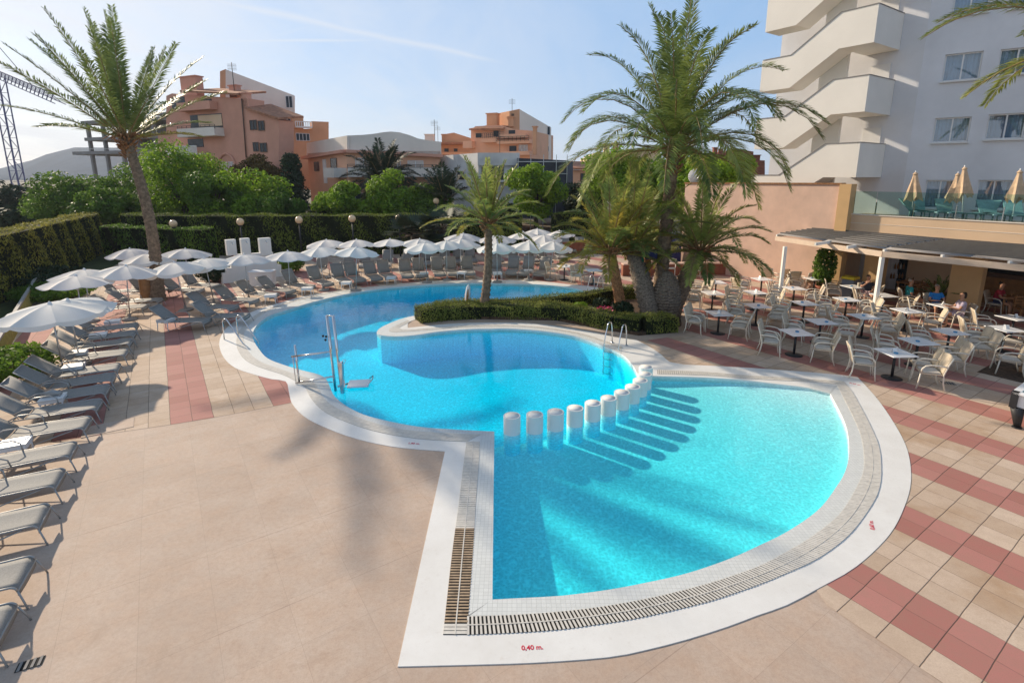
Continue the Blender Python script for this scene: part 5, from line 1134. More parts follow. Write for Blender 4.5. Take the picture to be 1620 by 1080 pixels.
# ---- upper terrace over the bar
TF = Face((15.1, 24.4), (3.6, -5.45)); TF.n = Vector((-.834, -.551, 0)).normalized()
ter = bld('bar_building', 'cream bar building with an open front and a terrace on its roof', 'building')
ZT = 3.68; Z0 = 2.85; Lw = 16
mb = MB(); mb.extr([TF.p(0, Z0), TF.p(Lw, Z0), TF.p(Lw, ZT), TF.p(0, ZT)], TF.n*-.2)
mb.extr([TF.p(0, 3.6, -.2), TF.p(Lw, 3.6, -.2), TF.p(Lw, 3.4, -.2), TF.p(0, 3.4, -.2)], TF.n*-2.75)
mb.build('wall', M['cream_wall'], ter)
mb = MB(); mb.bar(TF.p(0, ZT+.02, -.1), TF.p(Lw, ZT+.02, -.1), .26, .036); mb.bar(TF.p(0, 3.32, .004), TF.p(Lw, 3.32, .004), .012, .02); mb.build('coping_stone', M['pale_wall'], ter)
def pillar(u, w_, d_=.45, label=None): mb = MB(); P = [TF.p(u, 0, .05), TF.p(u+w_, 0, .05), TF.p(u+w_, 0, -d_), TF.p(u, 0, -d_)]; mb.prism(P, 0, Z0-.003); mb.build('pillar', M['yellow_wall'], ter, bevel=.01)
def upx(px): return TF.uz(px, 430)[0]
for (a, b_) in ((1366, 1396), (1505, 1556), (1700, 1745)): pillar(upx(a), upx(b_)-upx(a))
BD = 3.2; mb = MB()
mb.face([TF.p(0, 0, -BD), TF.p(Lw, 0, -BD), TF.p(Lw, Z0, -BD), TF.p(0, Z0, -BD)]); mb.face([TF.p(0, Z0, -BD), TF.p(Lw, Z0, -BD), TF.p(Lw, Z0, 0), TF.p(0, Z0, 0)]); mb.face([TF.p(0, 0, 0), TF.p(0, 0, -BD), TF.p(0, Z0, -BD), TF.p(0, Z0, 0)])
mb.build('interior_wall', M['cream_wall'], ter, fix=False)
BF = Face(TF.p(0, 0, -BD+.03), TF.d); BF.n = TF.n.copy()
def bpanel(px0, py0, px1, py1, m_, nm_, t=.05):
    u0, u1, z0, z1 = BF.rect(px0, py0, px1, py1); z0 = max(z0, .01); mb = MB(); mb.box(BF.p((u0+u1)/2, (z0+z1)/2, t/2), (abs(u1-u0), t, z1-z0), ax=(BF.d, BF.n, Vector((0, 0, 1)))); return mb.build(nm_, M[m_], ter)
bpanel(1345, 396, 1392, 500, 'dark_wood', 'door'); w_ = bpanel(1408, 405, 1433, 470, 'glass_dark', 'bottle_shelf')
for k in range(10): mb = MB(); q = BF.uz(1411+2.2*k, 425 if k % 2 else 440); mb.lathe([(.04, 0), (.04, .18), (.015, .22), (.015, .28)], BF.p(q[0], q[1], .13), 8); mb.build('bottle', M[('trunk_orange', 'white_plastic', 'wood_bar')[k % 3]], w_)
bpanel(1560, 418, 1625, 440, 'black_metal', 'serving_hatch'); bpanel(1545, 436, 1700, 443, 'shutter', 'hatch_sill', .2); bpanel(1545, 444, 1720, 520, 'wood_bar', 'bar_front')
# pink brick wall, corner pier, low planter wall
pk = bld('garden_wall', 'tall salmon brick wall with a concrete cap behind the dining terrace', 'wall')
PF = Face((14.95, 24.15), (-.55, .835)); mb = MB(); zr = 5.02
mb.extr([PF.p(0, 0), PF.p(8.6, 0), PF.p(8.6, 4.97), PF.p(0, zr)], PF.n*-.3); mb.build('wall', M['pink_wall'], pk)
mb = MB(); mb.bar(PF.p(-.05, zr+.03, -.15), PF.p(8.65, 5.0, -.15), .42, .07); mb.build('coping_stone', M['trunk_orange'], pk)
mb = MB(); P = [PF.p(-.5, 0, .12), PF.p(.0, 0, .12), PF.p(.0, 0, -.4), PF.p(-.5, 0, -.4)]; mb.prism(P, 0, zr+.02); mb.build('pier', M['yellow_wall'], pk)
lw = Face(G(1055, 436), (G(1182, 434)-G(1055, 436))); u1 = (G(1190, 434)-G(1055, 436)).length
rb = bld('low_wall', 'low red brick wall with a pale cap between the palms and the dining tables', 'wall'); mb = MB(); mb.extr([lw.p(-2.5, 0), lw.p(u1, 0), lw.p(u1, .62), lw.p(-2.5, .62)], lw.n*-.35); mb.build('wall', M['brick_red'], rb)
mb = MB(); mb.bar(lw.p(-2.5, .66, -.17), lw.p(u1, .66, -.17), .46, .07); mb.build('coping_stone', M['pink_wall'], rb)
a, b_ = G(893, 403), G(975, 397); lw2 = Face(a, b_-a); rb = bld('low_wall', 'dark red brick wall behind the far cluster of parasols', 'wall'); mb = MB(); mb.extr([lw2.p(0, 0), lw2.p(6, 0), lw2.p(6, .8), lw2.p(0, .8)], lw2.n*-.3); mb.build('wall', M['brick_red'], rb)
mb = MB(); mb.bar(lw2.p(0, .83, -.15), lw2.p(6, .83, -.15), .36, .05); mb.build('coping_stone', M['brick_red'], rb)
# satellite dish
p = at(1100, 290, 31); root = thing('satellite_dish', 'white satellite dish standing above the pink wall', 'satellite dish', p-Vector((0, 0, .4))); mb = MB()
for i in range(8):
    for k in range(24):
        def dp_(i_, k_): r_ = .42*i_/8; a = 2*PI*k_/24; return Vector((r_*math.cos(a), -.9*r_*r_*-1-.1, r_*math.sin(a)+.8))
        mb.face([dp_(i, k), dp_(i, k+1), dp_(i+1, k+1), dp_(i+1, k)], True)
o = mb.build('dish', M['white_paint'], root, fix=False); o.modifiers.new('s', 'SOLIDIFY').thickness = .02
mb = MB(); mb.tube([(0, .02, -1.2), (0, .02, .8)], .03, 6); mb.tube([(0, -.05, .45), (0, -.45, .78)], .012, 5); mb.build('mount', M['alu'], root)
# glass balustrade on the terrace
gb = bld('glass_balustrade', 'greenish glass balustrade along the edge of the upper terrace', 'balustrade')
for i in range(11):
    u0 = .1+i*1.42; mb = MB(); mb.box(TF.p(u0+.7, ZT+.04+.50, -.1), (1.39, .012, 1.0), ax=(TF.d, TF.n, Vector((0, 0, 1)))); mb.build('glass_panel', M['balustrade_glass'], gb)
    mb = MB(); mb.box(TF.p(u0-.01, ZT+.30, -.135), (.04, .05, .55), ax=(TF.d, TF.n, Vector((0, 0, 1)))); mb.build('clamp', M['steel'], gb)
# things on the terrace: closed parasols and teal loungers
def terr(px, out): u = TF.uz(px, 330)[0]; q = TF.p(u, 3.605, -out); return q
def closed_par(px, out, label, h=2.15, tilt=0):
    q = terr(px, out); root = thing('closed_parasol', label, 'parasol', q, group='closed beige parasols on the upper terrace'); mb = MB(); n = 12
    prof = [(.03, 0), (.10, -.08), (.075, -.12), (.13, -.4), (.20, -.75), (.27, -1.0)]
    rings = []
    for (r_, z) in prof: rings.append([Vector((r_*(1+(.32 if k % 2 else -.25)*min(1, -z))*math.cos(2*PI*k/n), r_*(1+(.32 if k % 2 else -.25)*min(1, -z))*math.sin(2*PI*k/n), h+z-(.12*(k % 3) if z < -.9 else 0))) for k in range(n)])
    for i in range(len(rings)-1):
        for k in range(n): mb.face([rings[i][k], rings[i][(k+1) % n], rings[i+1][(k+1) % n], rings[i+1][k]])
    mb.build('canopy', M['canvas_beige'], root, fix=False); mb = MB(); mb.tube([(0, 0, 0), (0, 0, h+.06)], .022, 8); mb.build('pole', M['white_plastic'], root); mb = MB(); mb.lathe([(.22, 0), (.22, .07), (.05, .1)], n=14); mb.build('base', M['concrete'], root)
    root.rotation_euler = (0, tilt, rs.uniform(0, 3))
closed_par(1433, .75, 'closed beige parasol at the left end of the terrace', 1.95, .06); closed_par(1487, 1.3, 'shorter closed beige parasol before the left terrace window', 1.9); closed_par(1517, .6, 'tallest closed beige parasol leaning in the middle of the terrace', 2.15, .10); closed_par(1596, .7, 'closed beige parasol near the right edge of the terrace', 2.0, .07)
def teal_lounger_proto():
    t = thing('terrace_lounger', None, 'sun lounger'); mb = MB(); mb.box((-.35, 0, .34), (1.25, .58, .045)); mb.build('seat', M['teal'], t, bevel=.01)
    mb = MB(); a = math.radians(40); mb.box((-.98-.36*math.cos(a), 0, .36+.36*math.sin(a)), (.74, .56, .04), ax=(Vector((-math.cos(a), 0, math.sin(a))), Vector((0, 1, 0)), Vector((math.sin(a), 0, math.cos(a))))); mb.build('backrest', M['teal'], t, bevel=.01)
    for x in (.15, -.85):
        for y in (-.26, .26): mb = MB(); mb.tube([(x, y, .33), (x, y, 0)], .026, 6); mb.build('leg', M['teal'], t)
    mb = MB(); mb.lathe([(.03, -.02), (.11, -.02), (.11, .02), (.03, .02)], n=14)
    return t
tlp = teal_lounger_proto(); ta = math.atan2(-TF.d.y, -TF.d.x)
for i, (px, out, rz, lb) in enumerate(((1452, .95, 10, 'leftmost'), (1476, 1.3, 35, 'second from the left'), (1505, .9, 14, 'third from the left, by the tallest closed parasol'), (1541, .85, -8, 'fourth from the left'), (1578, .95, 14, 'fifth, by the last closed parasol'), (1612, .9, 8, 'at the right edge'))):
    o = tlp if i == 0 else copy_tree(tlp); q = terr(px, .42); o.location = q; o.rotation_euler = (0, 0, math.atan2(TF.n.y, TF.n.x)+math.radians(rz*1.6+12)); tag(o, 'teal plastic lounger on the upper terrace, '+lb, 'sun lounger', 'teal loungers on the upper terrace')
# ---- pergola with folded shades
mat('slat_dark', (.10, .095, .09), .6, .1, 2)
pg = bld('pergola', 'pergola with folded grey fabric shades over the edge of the dining terrace', 'pergola')
ZB = TF.uz(1500, 377)[1]-.22
f0, f1, f2, f3 = Vector((12.35, 24.3, 2.52)), Vector((12.45, 22.9, 2.52)), Vector((13.80, 19.25, 2.52)), Vector((17.2, 15.2, 2.52))
bk0, bk1, bk3 = TF.p(-.9, ZB, .06), TF.p(.8, ZB, .06), TF.p(9.9, ZB, .06)
bk2 = TF.p(4.4, ZB, .06)
f0 = G(1228, 377, 2.52); f1 = G(1243, 386, 2.52); f2 = G(1397, 402, 2.52); f3 = G(1700, 432, 2.52)
for (a, b_) in ((f0, f2), (f2, f3)):
    mb = MB(); mb.bar(a, b_, .14, .20); mb.build('beam', M['awning_edge'], pg)
for q, zf_ in ((f1, 0), (f2, 0), (f3, 0)):
    mb = MB(); mb.box((q.x, q.y+.02, 1.2), (.13, .13, 2.42)); mb.box((q.x, q.y+.02, .015), (.24, .24, .03)); mb.build('post', M['white_paint'], pg)
for i, (a, b_) in enumerate(((f0, bk0), (f1+(f2-f1)*.33, TF.p(1.6, ZB, .06)), (f1+(f2-f1)*.66, TF.p(3.0, ZB, .06)), (f2, bk2), (f2+(f3-f2)*.35, TF.p(6.3, ZB, .06)), (f2+(f3-f2)*.7, TF.p(8.2, ZB, .06)))):
    mb = MB(); mb.bar(a+Vector((0, 0, .12)), b_+Vector((0, 0, .10)), .07, .12); mb.build('rafter', M['white_paint'], pg)
nl_ = 14
for (a, b_, c, d, nm_) in ((f0, f2, bk0, bk2, 'a'), (f2, f3, bk2, bk3, 'b')):
    fb_ = MB()
    for i in range(nl_):
        t0 = .02+.955*i/nl_; t1 = t0+.955/nl_*.995
        def Q(t, s_, dz=0): return (a.lerp(c, t)).lerp(b_.lerp(d, t), s_)+Vector((0, 0, .21+dz))
        for s0, s1 in ((0, .5), (.5, 1)):
            n = 4
            for j in range(n):
                r0, r1 = t0+(t1-t0)*j/n, t0+(t1-t0)*(j+1)/n; z0 = .05*j/n-.02; z1 = .05*(j+1)/n-.02
                fb_.face([Q(r0, s0, z0), Q(r0, s1, z0), Q(r1, s1, z1), Q(r1, s0, z1)], True)
    sl = MB()
    for i in range(1, nl_, 2 if nm_ == 'a' else 1):
        t0 = .02+.955*i/nl_; sl.bar(Q(t0, .01, .035), Q(t0, .5, .045), .10, .05); sl.bar(Q(t0, .5, .045), Q(t0, .985, .035), .10, .05)
    sl.build('slats', M['slat_dark'], pg)
    o = fb_.build('folded_shade', M['louver'], pg, fix=False); o.modifiers.new('s', 'SOLIDIFY').thickness = .015
# plant pot, bins near the door
p = G(1332, 478); root = thing('potted_bush', 'leafy bush in a pot against the pink wall corner', 'plant', (14.35, 23.6, 0)); mb = MB(); mb.lathe([(.22, 0), (.3, .45), (.26, .45), (.24, .4)], n=16); mb.build('pot', M['brick_red'], root)
P = rs.normal(0, 1, (1500, 3)); P /= np.linalg.norm(P, axis=1)[:, None]; P *= rs.uniform(.3, 1, (1500, 1))**.5; quads_obj('foliage', leaf_quads(P*np.array([.5, .5, .95])+np.array([0, 0, 1.35]), P, .085, .5), M['leaf'], root)
root = thing('recycling_bin', 'grey recycling bin with a yellow lid beside the potted bush', 'bin', (15.15, 22.9, 0), math.radians(-56)); mb = MB(); mb.box((0, 0, .45), (.5, .5, .86)); mb.build('body', M['bin_grey'], root, bevel=.04); mb = MB(); mb.box((0, 0, .95), (.56, .56, .13)); mb.build('lid', M['bin_yellow'], root, bevel=.04)
# ---- background blocks
Z0_ = 0
def gable(mb, F, pts, depth): mb.extr([F.p(*F.uz(x, y)) for x, y in pts], F.n*-depth)
def chimney(F, px0, py0, px1, py1, out, m_, parent, d=.9):
    u0, u1, z0, z1 = F.rect(px0, py0, px1, py1); mb = MB(); mb.box(F.p((u0+u1)/2, (z0+z1)/2, -out), (abs(u1-u0), d, z1-z0), ax=(F.d, F.n, Vector((0, 0, 1)))); mb.box(F.p((u0+u1)/2, z1+.06, -out), (abs(u1-u0)+.2, d+.2, .12), ax=(F.d, F.n, Vector((0, 0, 1)))); mb.build('chimney', M[m_], parent)
def balcony(F, px0, py0, px1, py1, parent, m_='pale_wall', out=1.3, bal=False):
    u0, u1, z0, z1 = F.rect(px0, py0, px1, py1); X, Y, Z = F.d, F.n, Vector((0, 0, 1)); mb = MB(); w_ = abs(u1-u0)
    mb.box(F.p((u0+u1)/2, z0+.08, out/2), (w_, out, .16), ax=(X, Y, Z))
    if bal:
        n = int(w_/.22)
        for i in range(n+1): mb.box(F.p(min(u0, u1)+w_*i/n, (z0+z1)/2+.05, out-.06), (.09, .09, z1-z0-.2), ax=(X, Y, Z))
        mb.box(F.p((u0+u1)/2, z1-.04, out-.06), (w_, .14, .09), ax=(X, Y, Z))
    else:
        mb.box(F.p((u0+u1)/2, (z0+z1)/2+.08, out-.06), (w_, .10, z1-z0-.16), ax=(X, Y, Z))
        for u in (u0+.05, u1-.05): mb.box(F.p(u, (z0+z1)/2+.08, out/2-.06), (.10, out-.14, z1-z0-.162), ax=(X, Y, Z))
    return mb.build('balcony', M[m_], parent)
def flat(F, x0, y0, x1, y1, parent, name, m_, out=.02, t=.08):
    u0, u1, z0, z1 = F.rect(x0, y0, x1, y1); mb = MB(); mb.box(F.p((u0+u1)/2, (z0+z1)/2, out), (abs(u1-u0), t, abs(z1-z0)), ax=(F.d, F.n, Vector((0, 0, 1)))); return mb.build(name, M[m_], parent)
# pink apartment block on the left
A = bld('apartment_block', 'salmon pink apartment block with chimneys and a tall sloped gable, behind the slender palm')
FA = Face(at(262, 250, 64), at(400, 250, 58)-at(262, 250, 64)); FB = Face(at(400, 250, 60), at(445, 250, 61)-at(400, 250, 60))
mb = MB(); gable(mb, FA, [(250, 300), (250, 212), (263, 212), (263, 152), (272, 148), (380, 156), (393, 156), (393, 174), (441, 190), (441, 300)], 2.0); mb.build('wall', M['salmon_wall'], A)
FG = Face(at(347, 150, 66), at(465, 150, 68)-at(347, 150, 66)); mb = MB(); gable(mb, FG, [(357, 300), (357, 110), (465, 151), (465, 300)], .8); mb.build('gable_wall', M['pale_wall'], A)
mb = MB(); gable(mb, FG, [(348, 160), (348, 113), (357, 109.5), (357, 160)], 5); mb.build('gable_edge', M['orange_wall'], A)
FC = Face(at(440, 250, 66), at(520, 250, 69)-at(440, 250, 66)); mb = MB(); gable(mb, FC, [(462, 300), (462, 178), (480, 184), (480, 204), (493, 204), (493, 192), (520, 193), (520, 300)], 1.5); mb.build('wall', M['orange_wall'], A)
chimney(FA, 265, 118, 290, 150, 2, 'salmon_wall', A); chimney(FA, 334, 131, 346, 150, 2.5, 'salmon_wall', A, .6); chimney(FA, 381, 148, 391, 172, .3, 'salmon_wall', A, .6)
mb = MB(); q = [FA.p(*FA.uz(293, 147), .6), FA.p(*FA.uz(382, 152), .6), FA.p(*FA.uz(378, 140), -3.5), FA.p(*FA.uz(300, 135), -3.5)]; mb.extr(q, Vector((0, 0, .2))); mb.build('roof', M['roof_tile'], A)
mb = MB(); q = [FA.p(*FA.uz(392, 173), .4), FA.p(*FA.uz(445, 190), .4), FA.p(*FA.uz(445, 182), -3), FA.p(*FA.uz(392, 162), -3)]; mb.extr(q, Vector((0, 0, .2))); mb.build('roof', M['roof_tile'], A)
simple_windows(FA, [(319, 157, 336, 170), (396, 190, 407, 206), (409, 191, 419, 207), (401, 225, 410, 240), (412, 226, 423, 241)], A, m_pane='glass_dark', frame='shutter', sill=False)
for r_ in ((272, 154, 293, 172), (302, 181, 352, 203), (298, 220, 322, 233)): flat(FA, *r_, A, 'loggia_opening', 'glass_dark', .0, .1)
flat(FA, 315, 182, 352, 200, A, 'roller_blind', 'cream_wall', .08, .05); balcony(FA, 296, 204, 355, 217, A, 'pale_wall', 1.2); balcony(FA, 293, 163, 345, 176, A, 'salmon_wall', 1.0); balcony(FA, 278, 232, 326, 246, A, 'white_paint', 1.2, True)
for x in (355, 367): 
    r_ = FA.rect(x-5, 256, x+5, 270); window(FA, r_, A, depth=-.03, m_pane='window_glass', frame='window_frame', sill=False, div=2)
mb = MB(); q0 = FA.uz(361, 268); mb.tube([FA.p(q0[0]+1.35*math.cos(a), q0[1]+.2+1.5*math.sin(a), .1) for a in np.linspace(0, PI, 10)], .13, 6); mb.build('arch', M['salmon_wall'], A)
simple_windows(FG, [(424, 170, 431, 182), (452, 152, 463, 171), (455, 184, 465, 201), (458, 214, 466, 231)], A, frame='window_frame', sill=False); simple_windows(FC, [(468, 211, 490, 223)], A, sill=False, div=4)
balcony(FC, 466, 193, 492, 203, A, 'white_paint', .8, True)
mb = MB(); q0 = FA.p(*FA.uz(345, 140), -2); mb.tube([q0, q0+Vector((0, 0, 3.0))], .04, 5)
for k in range(5): mb.bar(q0+Vector((-.5, 0, 2.2+.15*k)), q0+Vector((.5, 0, 2.2+.15*k)), .03, .03)
mb.build('aerial', M['black_metal'], A)
mb = MB(); mb.tube([FA.p(*FA.uz(384, 157), .12), FA.p(*FA.uz(391, 250), .12)], .07, 6); mb.build('drain_pipe', M['shutter'], A)
# unfinished concrete frame
K = bld('building_shell', 'unfinished grey concrete frame of slabs and columns behind the slender palm'); FK = Face(at(120, 250, 88), at(262, 250, 80)-at(120, 250, 88)); X, Y, Z = FK.d, FK.n, Vector((0, 0, 1))
for (x0, x1, y) in ((133, 262, 195), (139, 255, 221), (120, 255, 243)):
    u0, u1 = FK.uz(x0, y)[0], FK.uz(x1, y)[0]; z = FK.uz(x0, y)[1]; mb = MB(); mb.box(FK.p((u0+u1)/2, z, -4), (u1-u0, 9, .5), ax=(X, Y, Z)); mb.build('slab', M['concrete'], K)
for x in (139, 163, 190, 215, 243):
    for out in (.1, -7): u, z = FK.uz(x, 195); mb = MB(); mb.box(FK.p(u, z/2, out), (.45, .45, z), ax=(X, Y, Z)); mb.build('column', M['concrete'], K)
flat(FK, 218, 200, 246, 221, K, 'infill_wall', 'concrete', -3); flat(FK, 150, 224, 205, 243, K, 'infill_wall', 'concrete', -6); flat(FK, 165, 198, 190, 220, K, 'infill_wall', 'concrete', -5); flat(FK, 225, 190, 242, 197, K, 'upstand', 'concrete', -4, 2); u, z = FK.uz(252, 180); mb = MB(); mb.box(FK.p(u, z, -3), (3.2, 6, .3), ax=(X, Y, Z)); mb.box(FK.p(u+.8, z/2, -1), (.3, .3, z), ax=(X, Y, Z)); mb.build('roof_slab', M['concrete'], K)
mb = MB()
for y in (236, 240): mb.bar(FK.p(*FK.uz(122, y), .4), FK.p(*FK.uz(250, y), .4), .06, .06)
mb.build('guard_rail', M['alu'], K)
# peach building with curved parapet
Pp = bld('apartment_block', 'peach two storey block with a pale curved parapet and long balcony'); FP = Face(at(549, 260, 55), at(698, 260, 57)-at(549, 260, 55)); FL = Face(at(549, 260, 55), at(485, 260, 63)-at(549, 260, 55)); FL.n = -FL.n if FL.n.dot(Vector((-1, -1, 0))) < 0 else FL.n
mb = MB(); P = [FL.p(FL.uz(487, 250)[0], 0), FP.p(0, 0), FP.p(FP.uz(697, 250)[0], 0), FP.p(FP.uz(697, 250)[0], 0, -9)]; mb.prism(P, 0, FP.uz(549, 238)[1]); mb.build('wall', M['peach_wall'], Pp)
mb = MB(); cur = [(549, 238)]+[(549, 214.5), (590, 212)]+[(x, 212-3.6*math.sin(PI*min(1, max(0, (x-583)/92)))**1.3-2*0) for x in ()]
top = [(549, 214.5), (575, 213.5), (590, 212), (605, 209.5), (618, 208.3), (632, 209.5), (648, 214), (662, 219.5), (680, 222.5), (698, 224.5)]
gable(mb, FP, [(549, 238)]+top+[(698, 246)], .25); q = [FL.p(*FL.uz(485, 248)), FL.p(*FL.uz(485, 226.5)), FL.p(*FL.uz(549, 214.5)), FL.p(*FL.uz(549, 238))]; mb.extr(q, FL.n*-.25); mb.build('parapet', M['pale_wall'], Pp)
mb = MB(); mb.bar(FP.p(*FP.uz(548, 239.5), .25), FP.p(*FP.uz(700, 247), .25), .7, .3); mb.bar(FL.p(*FL.uz(549, 239.5), .25), FL.p(*FL.uz(484, 250), .25), .7, .3); mb.build('cornice', M['salmon_wall'], Pp)
FPr = FP
simple_windows(FP, [(562, 250, 588, 265), (607, 251, 620, 266), (623, 252, 634, 267), (645, 254, 670, 269)], Pp, m_pane='window_glass'); balcony(FP, 552, 265, 700, 280, Pp, 'pale_wall', 1.4)
mb = MB(); q = FL.rect(532, 266, 549, 281); mb.box(FL.p((q[0]+q[1])/2, (q[2]+q[3])/2, .7), (abs(q[1]-q[0]), 1.4, q[3]-q[2]), ax=(FL.d, FL.n, Vector((0, 0, 1)))); mb.build('balcony', M['pale_wall'], Pp)
simple_windows(FL, [(498, 256, 505, 271), (524, 250, 533, 266)], Pp, m_pane='glass_dark', frame='shutter', sill=False, div=1); flat(FL, 512, 252, 517, 290, Pp, 'stair_window', 'white_paint'); simple_windows(FP, [(562, 305, 590, 325), (655, 308, 675, 325)], Pp, m_pane='glass_dark')
# white stained building and the netted part
Wb = bld('apartment_block', 'low white building with weather stained parapet, centre of the skyline'); FW = Face(at(820, 280, 52), at(757, 280, 52)-at(820, 280, 52)); FW2 = Face(at(757, 280, 52), at(686, 280, 60)-at(757, 280, 52))
mb = MB(); P = [FW2.p(FW2.uz(687, 280)[0], 0), FW2.p(0, 0), at(820, 280, 52), at(820, 280, 60)]; P = [Vector((p.x, p.y, 0)) for p in P]; mb.prism(P, 0, FW.uz(790, 242)[1]); mb.build('wall', M['stained_white'], Wb)
flat(FW, 756, 242, 822, 262, Wb, 'parapet', 'stained_white', .15, .3); flat(FW, 762, 264, 797, 285, Wb, 'loggia_opening', 'glass_dark', 0, .1); flat(FW, 754, 285, 800, 288, Wb, 'balcony_floor', 'stained_white', .5, 1.0); simple_windows(FW2, [(725, 271, 734, 284)], Wb, frame='shutter', div=1, sill=False); simple_windows(FW, [(763, 266, 779, 284), (804, 270, 814, 285)], Wb, frame='shutter', div=2, sill=False)
mb = MB(); mb.bar(FW.p(*FW.uz(754, 280), 1), FW.p(*FW.uz(800, 280), 1), .05, .05); mb.build('balcony_rail', M['black_metal'], Wb)
Nb = bld('scaffold', 'dark blue grey netting over scaffolding right of the white building', 'scaffolding'); FN = Face(at(820, 280, 51), at(898, 280, 50)-at(820, 280, 51)); mb = MB(); gable(mb, FN, [(818, 345), (818, 250), (860, 252), (898, 254), (898, 345)], 5); mb.build('netting', M['dark_net'], Nb); mb = MB()
for x in (820, 840, 860, 880, 897): mb.bar(FN.p(FN.uz(x, 280)[0], 0, .12), FN.p(FN.uz(x, 280)[0], FN.uz(x, 250)[1]+.3, .12), .06, .06)
for y in (256, 275, 295): mb.bar(FN.p(*FN.uz(819, y), .14), FN.p(*FN.uz(898, y), .14), .06, .06)
mb.build('poles', M['alu'], Nb)
# orange houses behind
Ob = bld('apartment_block', 'orange house with tiled roof and square chimneys left of the stepped gable block'); FO = Face(at(670, 230, 80), at(745, 230, 80)-at(670, 230, 80)); mb = MB(); gable(mb, FO, [(670, 300), (670, 224), (703, 225), (706, 212), (718, 210), (746, 219), (746, 300)], 8); mb.build('wall', M['orange_wall'], Ob); chimney(FO, 671, 213, 685, 224, 1, 'pale_wall', Ob); chimney(FO, 698, 213, 706, 226, 1, 'orange_wall', Ob)
simple_windows(FO, [(703, 235, 710, 241), (718, 235, 724, 240)], Ob, frame='shutter', sill=False, div=1); flat(FO, 690, 226, 746, 229, Ob, 'roof', 'roof_tile', .5, 1.4); flat(FO, 700, 241, 746, 245, Ob, 'balcony', 'orange_wall', .5, 1)
Gb = bld('apartment_block', 'ochre block with stepped terraces, chimneys and a white sloped gable, right of centre'); FQ = Face(at(745, 230, 66), at(842, 230, 63)-at(745, 230, 66)); mb = MB(); gable(mb, FQ, [(745, 300), (745, 206), (752, 200), (790, 198), (812, 205), (842, 207), (842, 300)], 8); mb.build('wall', M['peach_wall'], Gb)
FH = Face(at(815, 230, 66), at(875, 230, 69)-at(815, 230, 66)); mb = MB(); gable(mb, FH, [(822, 300), (822, 173), (872, 202), (872, 300)], 7); mb.build('gable_wall', M['pale_wall'], Gb); mb = MB(); gable(mb, FH, [(806, 206), (806, 176), (822, 172.5), (822, 206)], 4); mb.build('gable_edge', M['orange_wall'], Gb); flat(FH, 809, 180, 813, 196, Gb, 'opening', 'shutter', .02)
chimney(FQ, 764, 179, 780, 200, 1.5, 'orange_wall', Gb); chimney(FQ, 798, 184, 806, 199, 1.5, 'orange_wall', Gb, .6); chimney(FQ, 853, 204, 858, 246, -2.0, 'orange_wall', Gb, .4)
mb = MB(); q = [FQ.p(*FQ.uz(746, 207), .7), FQ.p(*FQ.uz(800, 206), .7), FQ.p(*FQ.uz(793, 196), -3), FQ.p(*FQ.uz(757, 197), -3)]; mb.extr(q, Vector((0, 0, .2))); mb.build('roof', M['roof_tile'], Gb)
for r_ in ((753, 211, 762, 218), (781, 207, 789, 218), (805, 206, 815, 214), (806, 231, 817, 240)): flat(FQ, *r_, Gb, 'loggia_opening', 'glass_dark', .0, .1)
simple_windows(FQ, [(821, 229, 835, 240)], Gb, m_pane='window_glass', sill=False, div=3)
for r_ in ((767, 217, 792, 226), (796, 213, 836, 219), (791, 222, 842, 228), (738, 224, 752, 235), (800, 240, 842, 246)): balcony(FQ, *r_, Gb, 'peach_wall', 1.0)
simple_windows(FH, [(865, 200, 870, 214), (858, 231, 868, 240)], Gb, sill=False, div=1)
Rb = bld('house', 'row of low houses with an orange tiled roof behind the netting'); FR = Face(at(898, 270, 56), at(955, 270, 58)-at(898, 270, 56)); mb = MB(); gable(mb, FR, [(880, 345), (880, 268), (955, 270), (955, 345)], 7); mb.build('wall', M['peach_wall'], Rb); mb = MB(); mb.extr([FR.p(*FR.uz(878, 268), .5), FR.p(*FR.uz(957, 270), .5), FR.p(*FR.uz(955, 257), -4), FR.p(*FR.uz(885, 255), -4)], Vector((0, 0, .2))); mb.build('roof', M['roof_tile'], Rb)
simple_windows(FR, [(898, 273, 905, 284), (918, 274, 925, 285), (936, 275, 943, 286)], Rb, frame='shutter', sill=False, div=1)
Cb = bld('house', 'pale cream house with square chimneys seen over the trees behind the largest palm'); FCc = Face(at(925, 250, 75), at(1050, 250, 75)-at(925, 250, 75)); mb = MB(); gable(mb, FCc, [(928, 300), (928, 250), (945, 241), (1045, 236), (1045, 300)], 7); mb.build('wall', M['cream_wall'], Cb); chimney(FCc, 957, 228, 966, 242, 1, 'cream_wall', Cb, .6); chimney(FCc, 972, 227, 980, 240, 1, 'salmon_wall', Cb, .6); simple_windows(FCc, [(935, 250, 945, 257)], Cb, sill=False)
Db = bld('house', 'dark red roofed house with small chimneys seen left of the white stair tower'); FD = Face(at(1130, 250, 80), at(1210, 250, 80)-at(1130, 250, 80)); mb = MB(); gable(mb, FD, [(1125, 300), (1125, 246), (1170, 236), (1192, 240), (1192, 253), (1210, 254), (1210, 300)], 7); mb.build('wall', M['brick_red'], Db); chimney(FD, 1132, 234, 1138, 246, 1, 'brick_red', Db, .6); chimney(FD, 1141, 236, 1147, 246, 1, 'brick_red', Db, .6); chimney(FD, 1196, 246, 1206, 254, 1, 'brick_red', Db, .6)
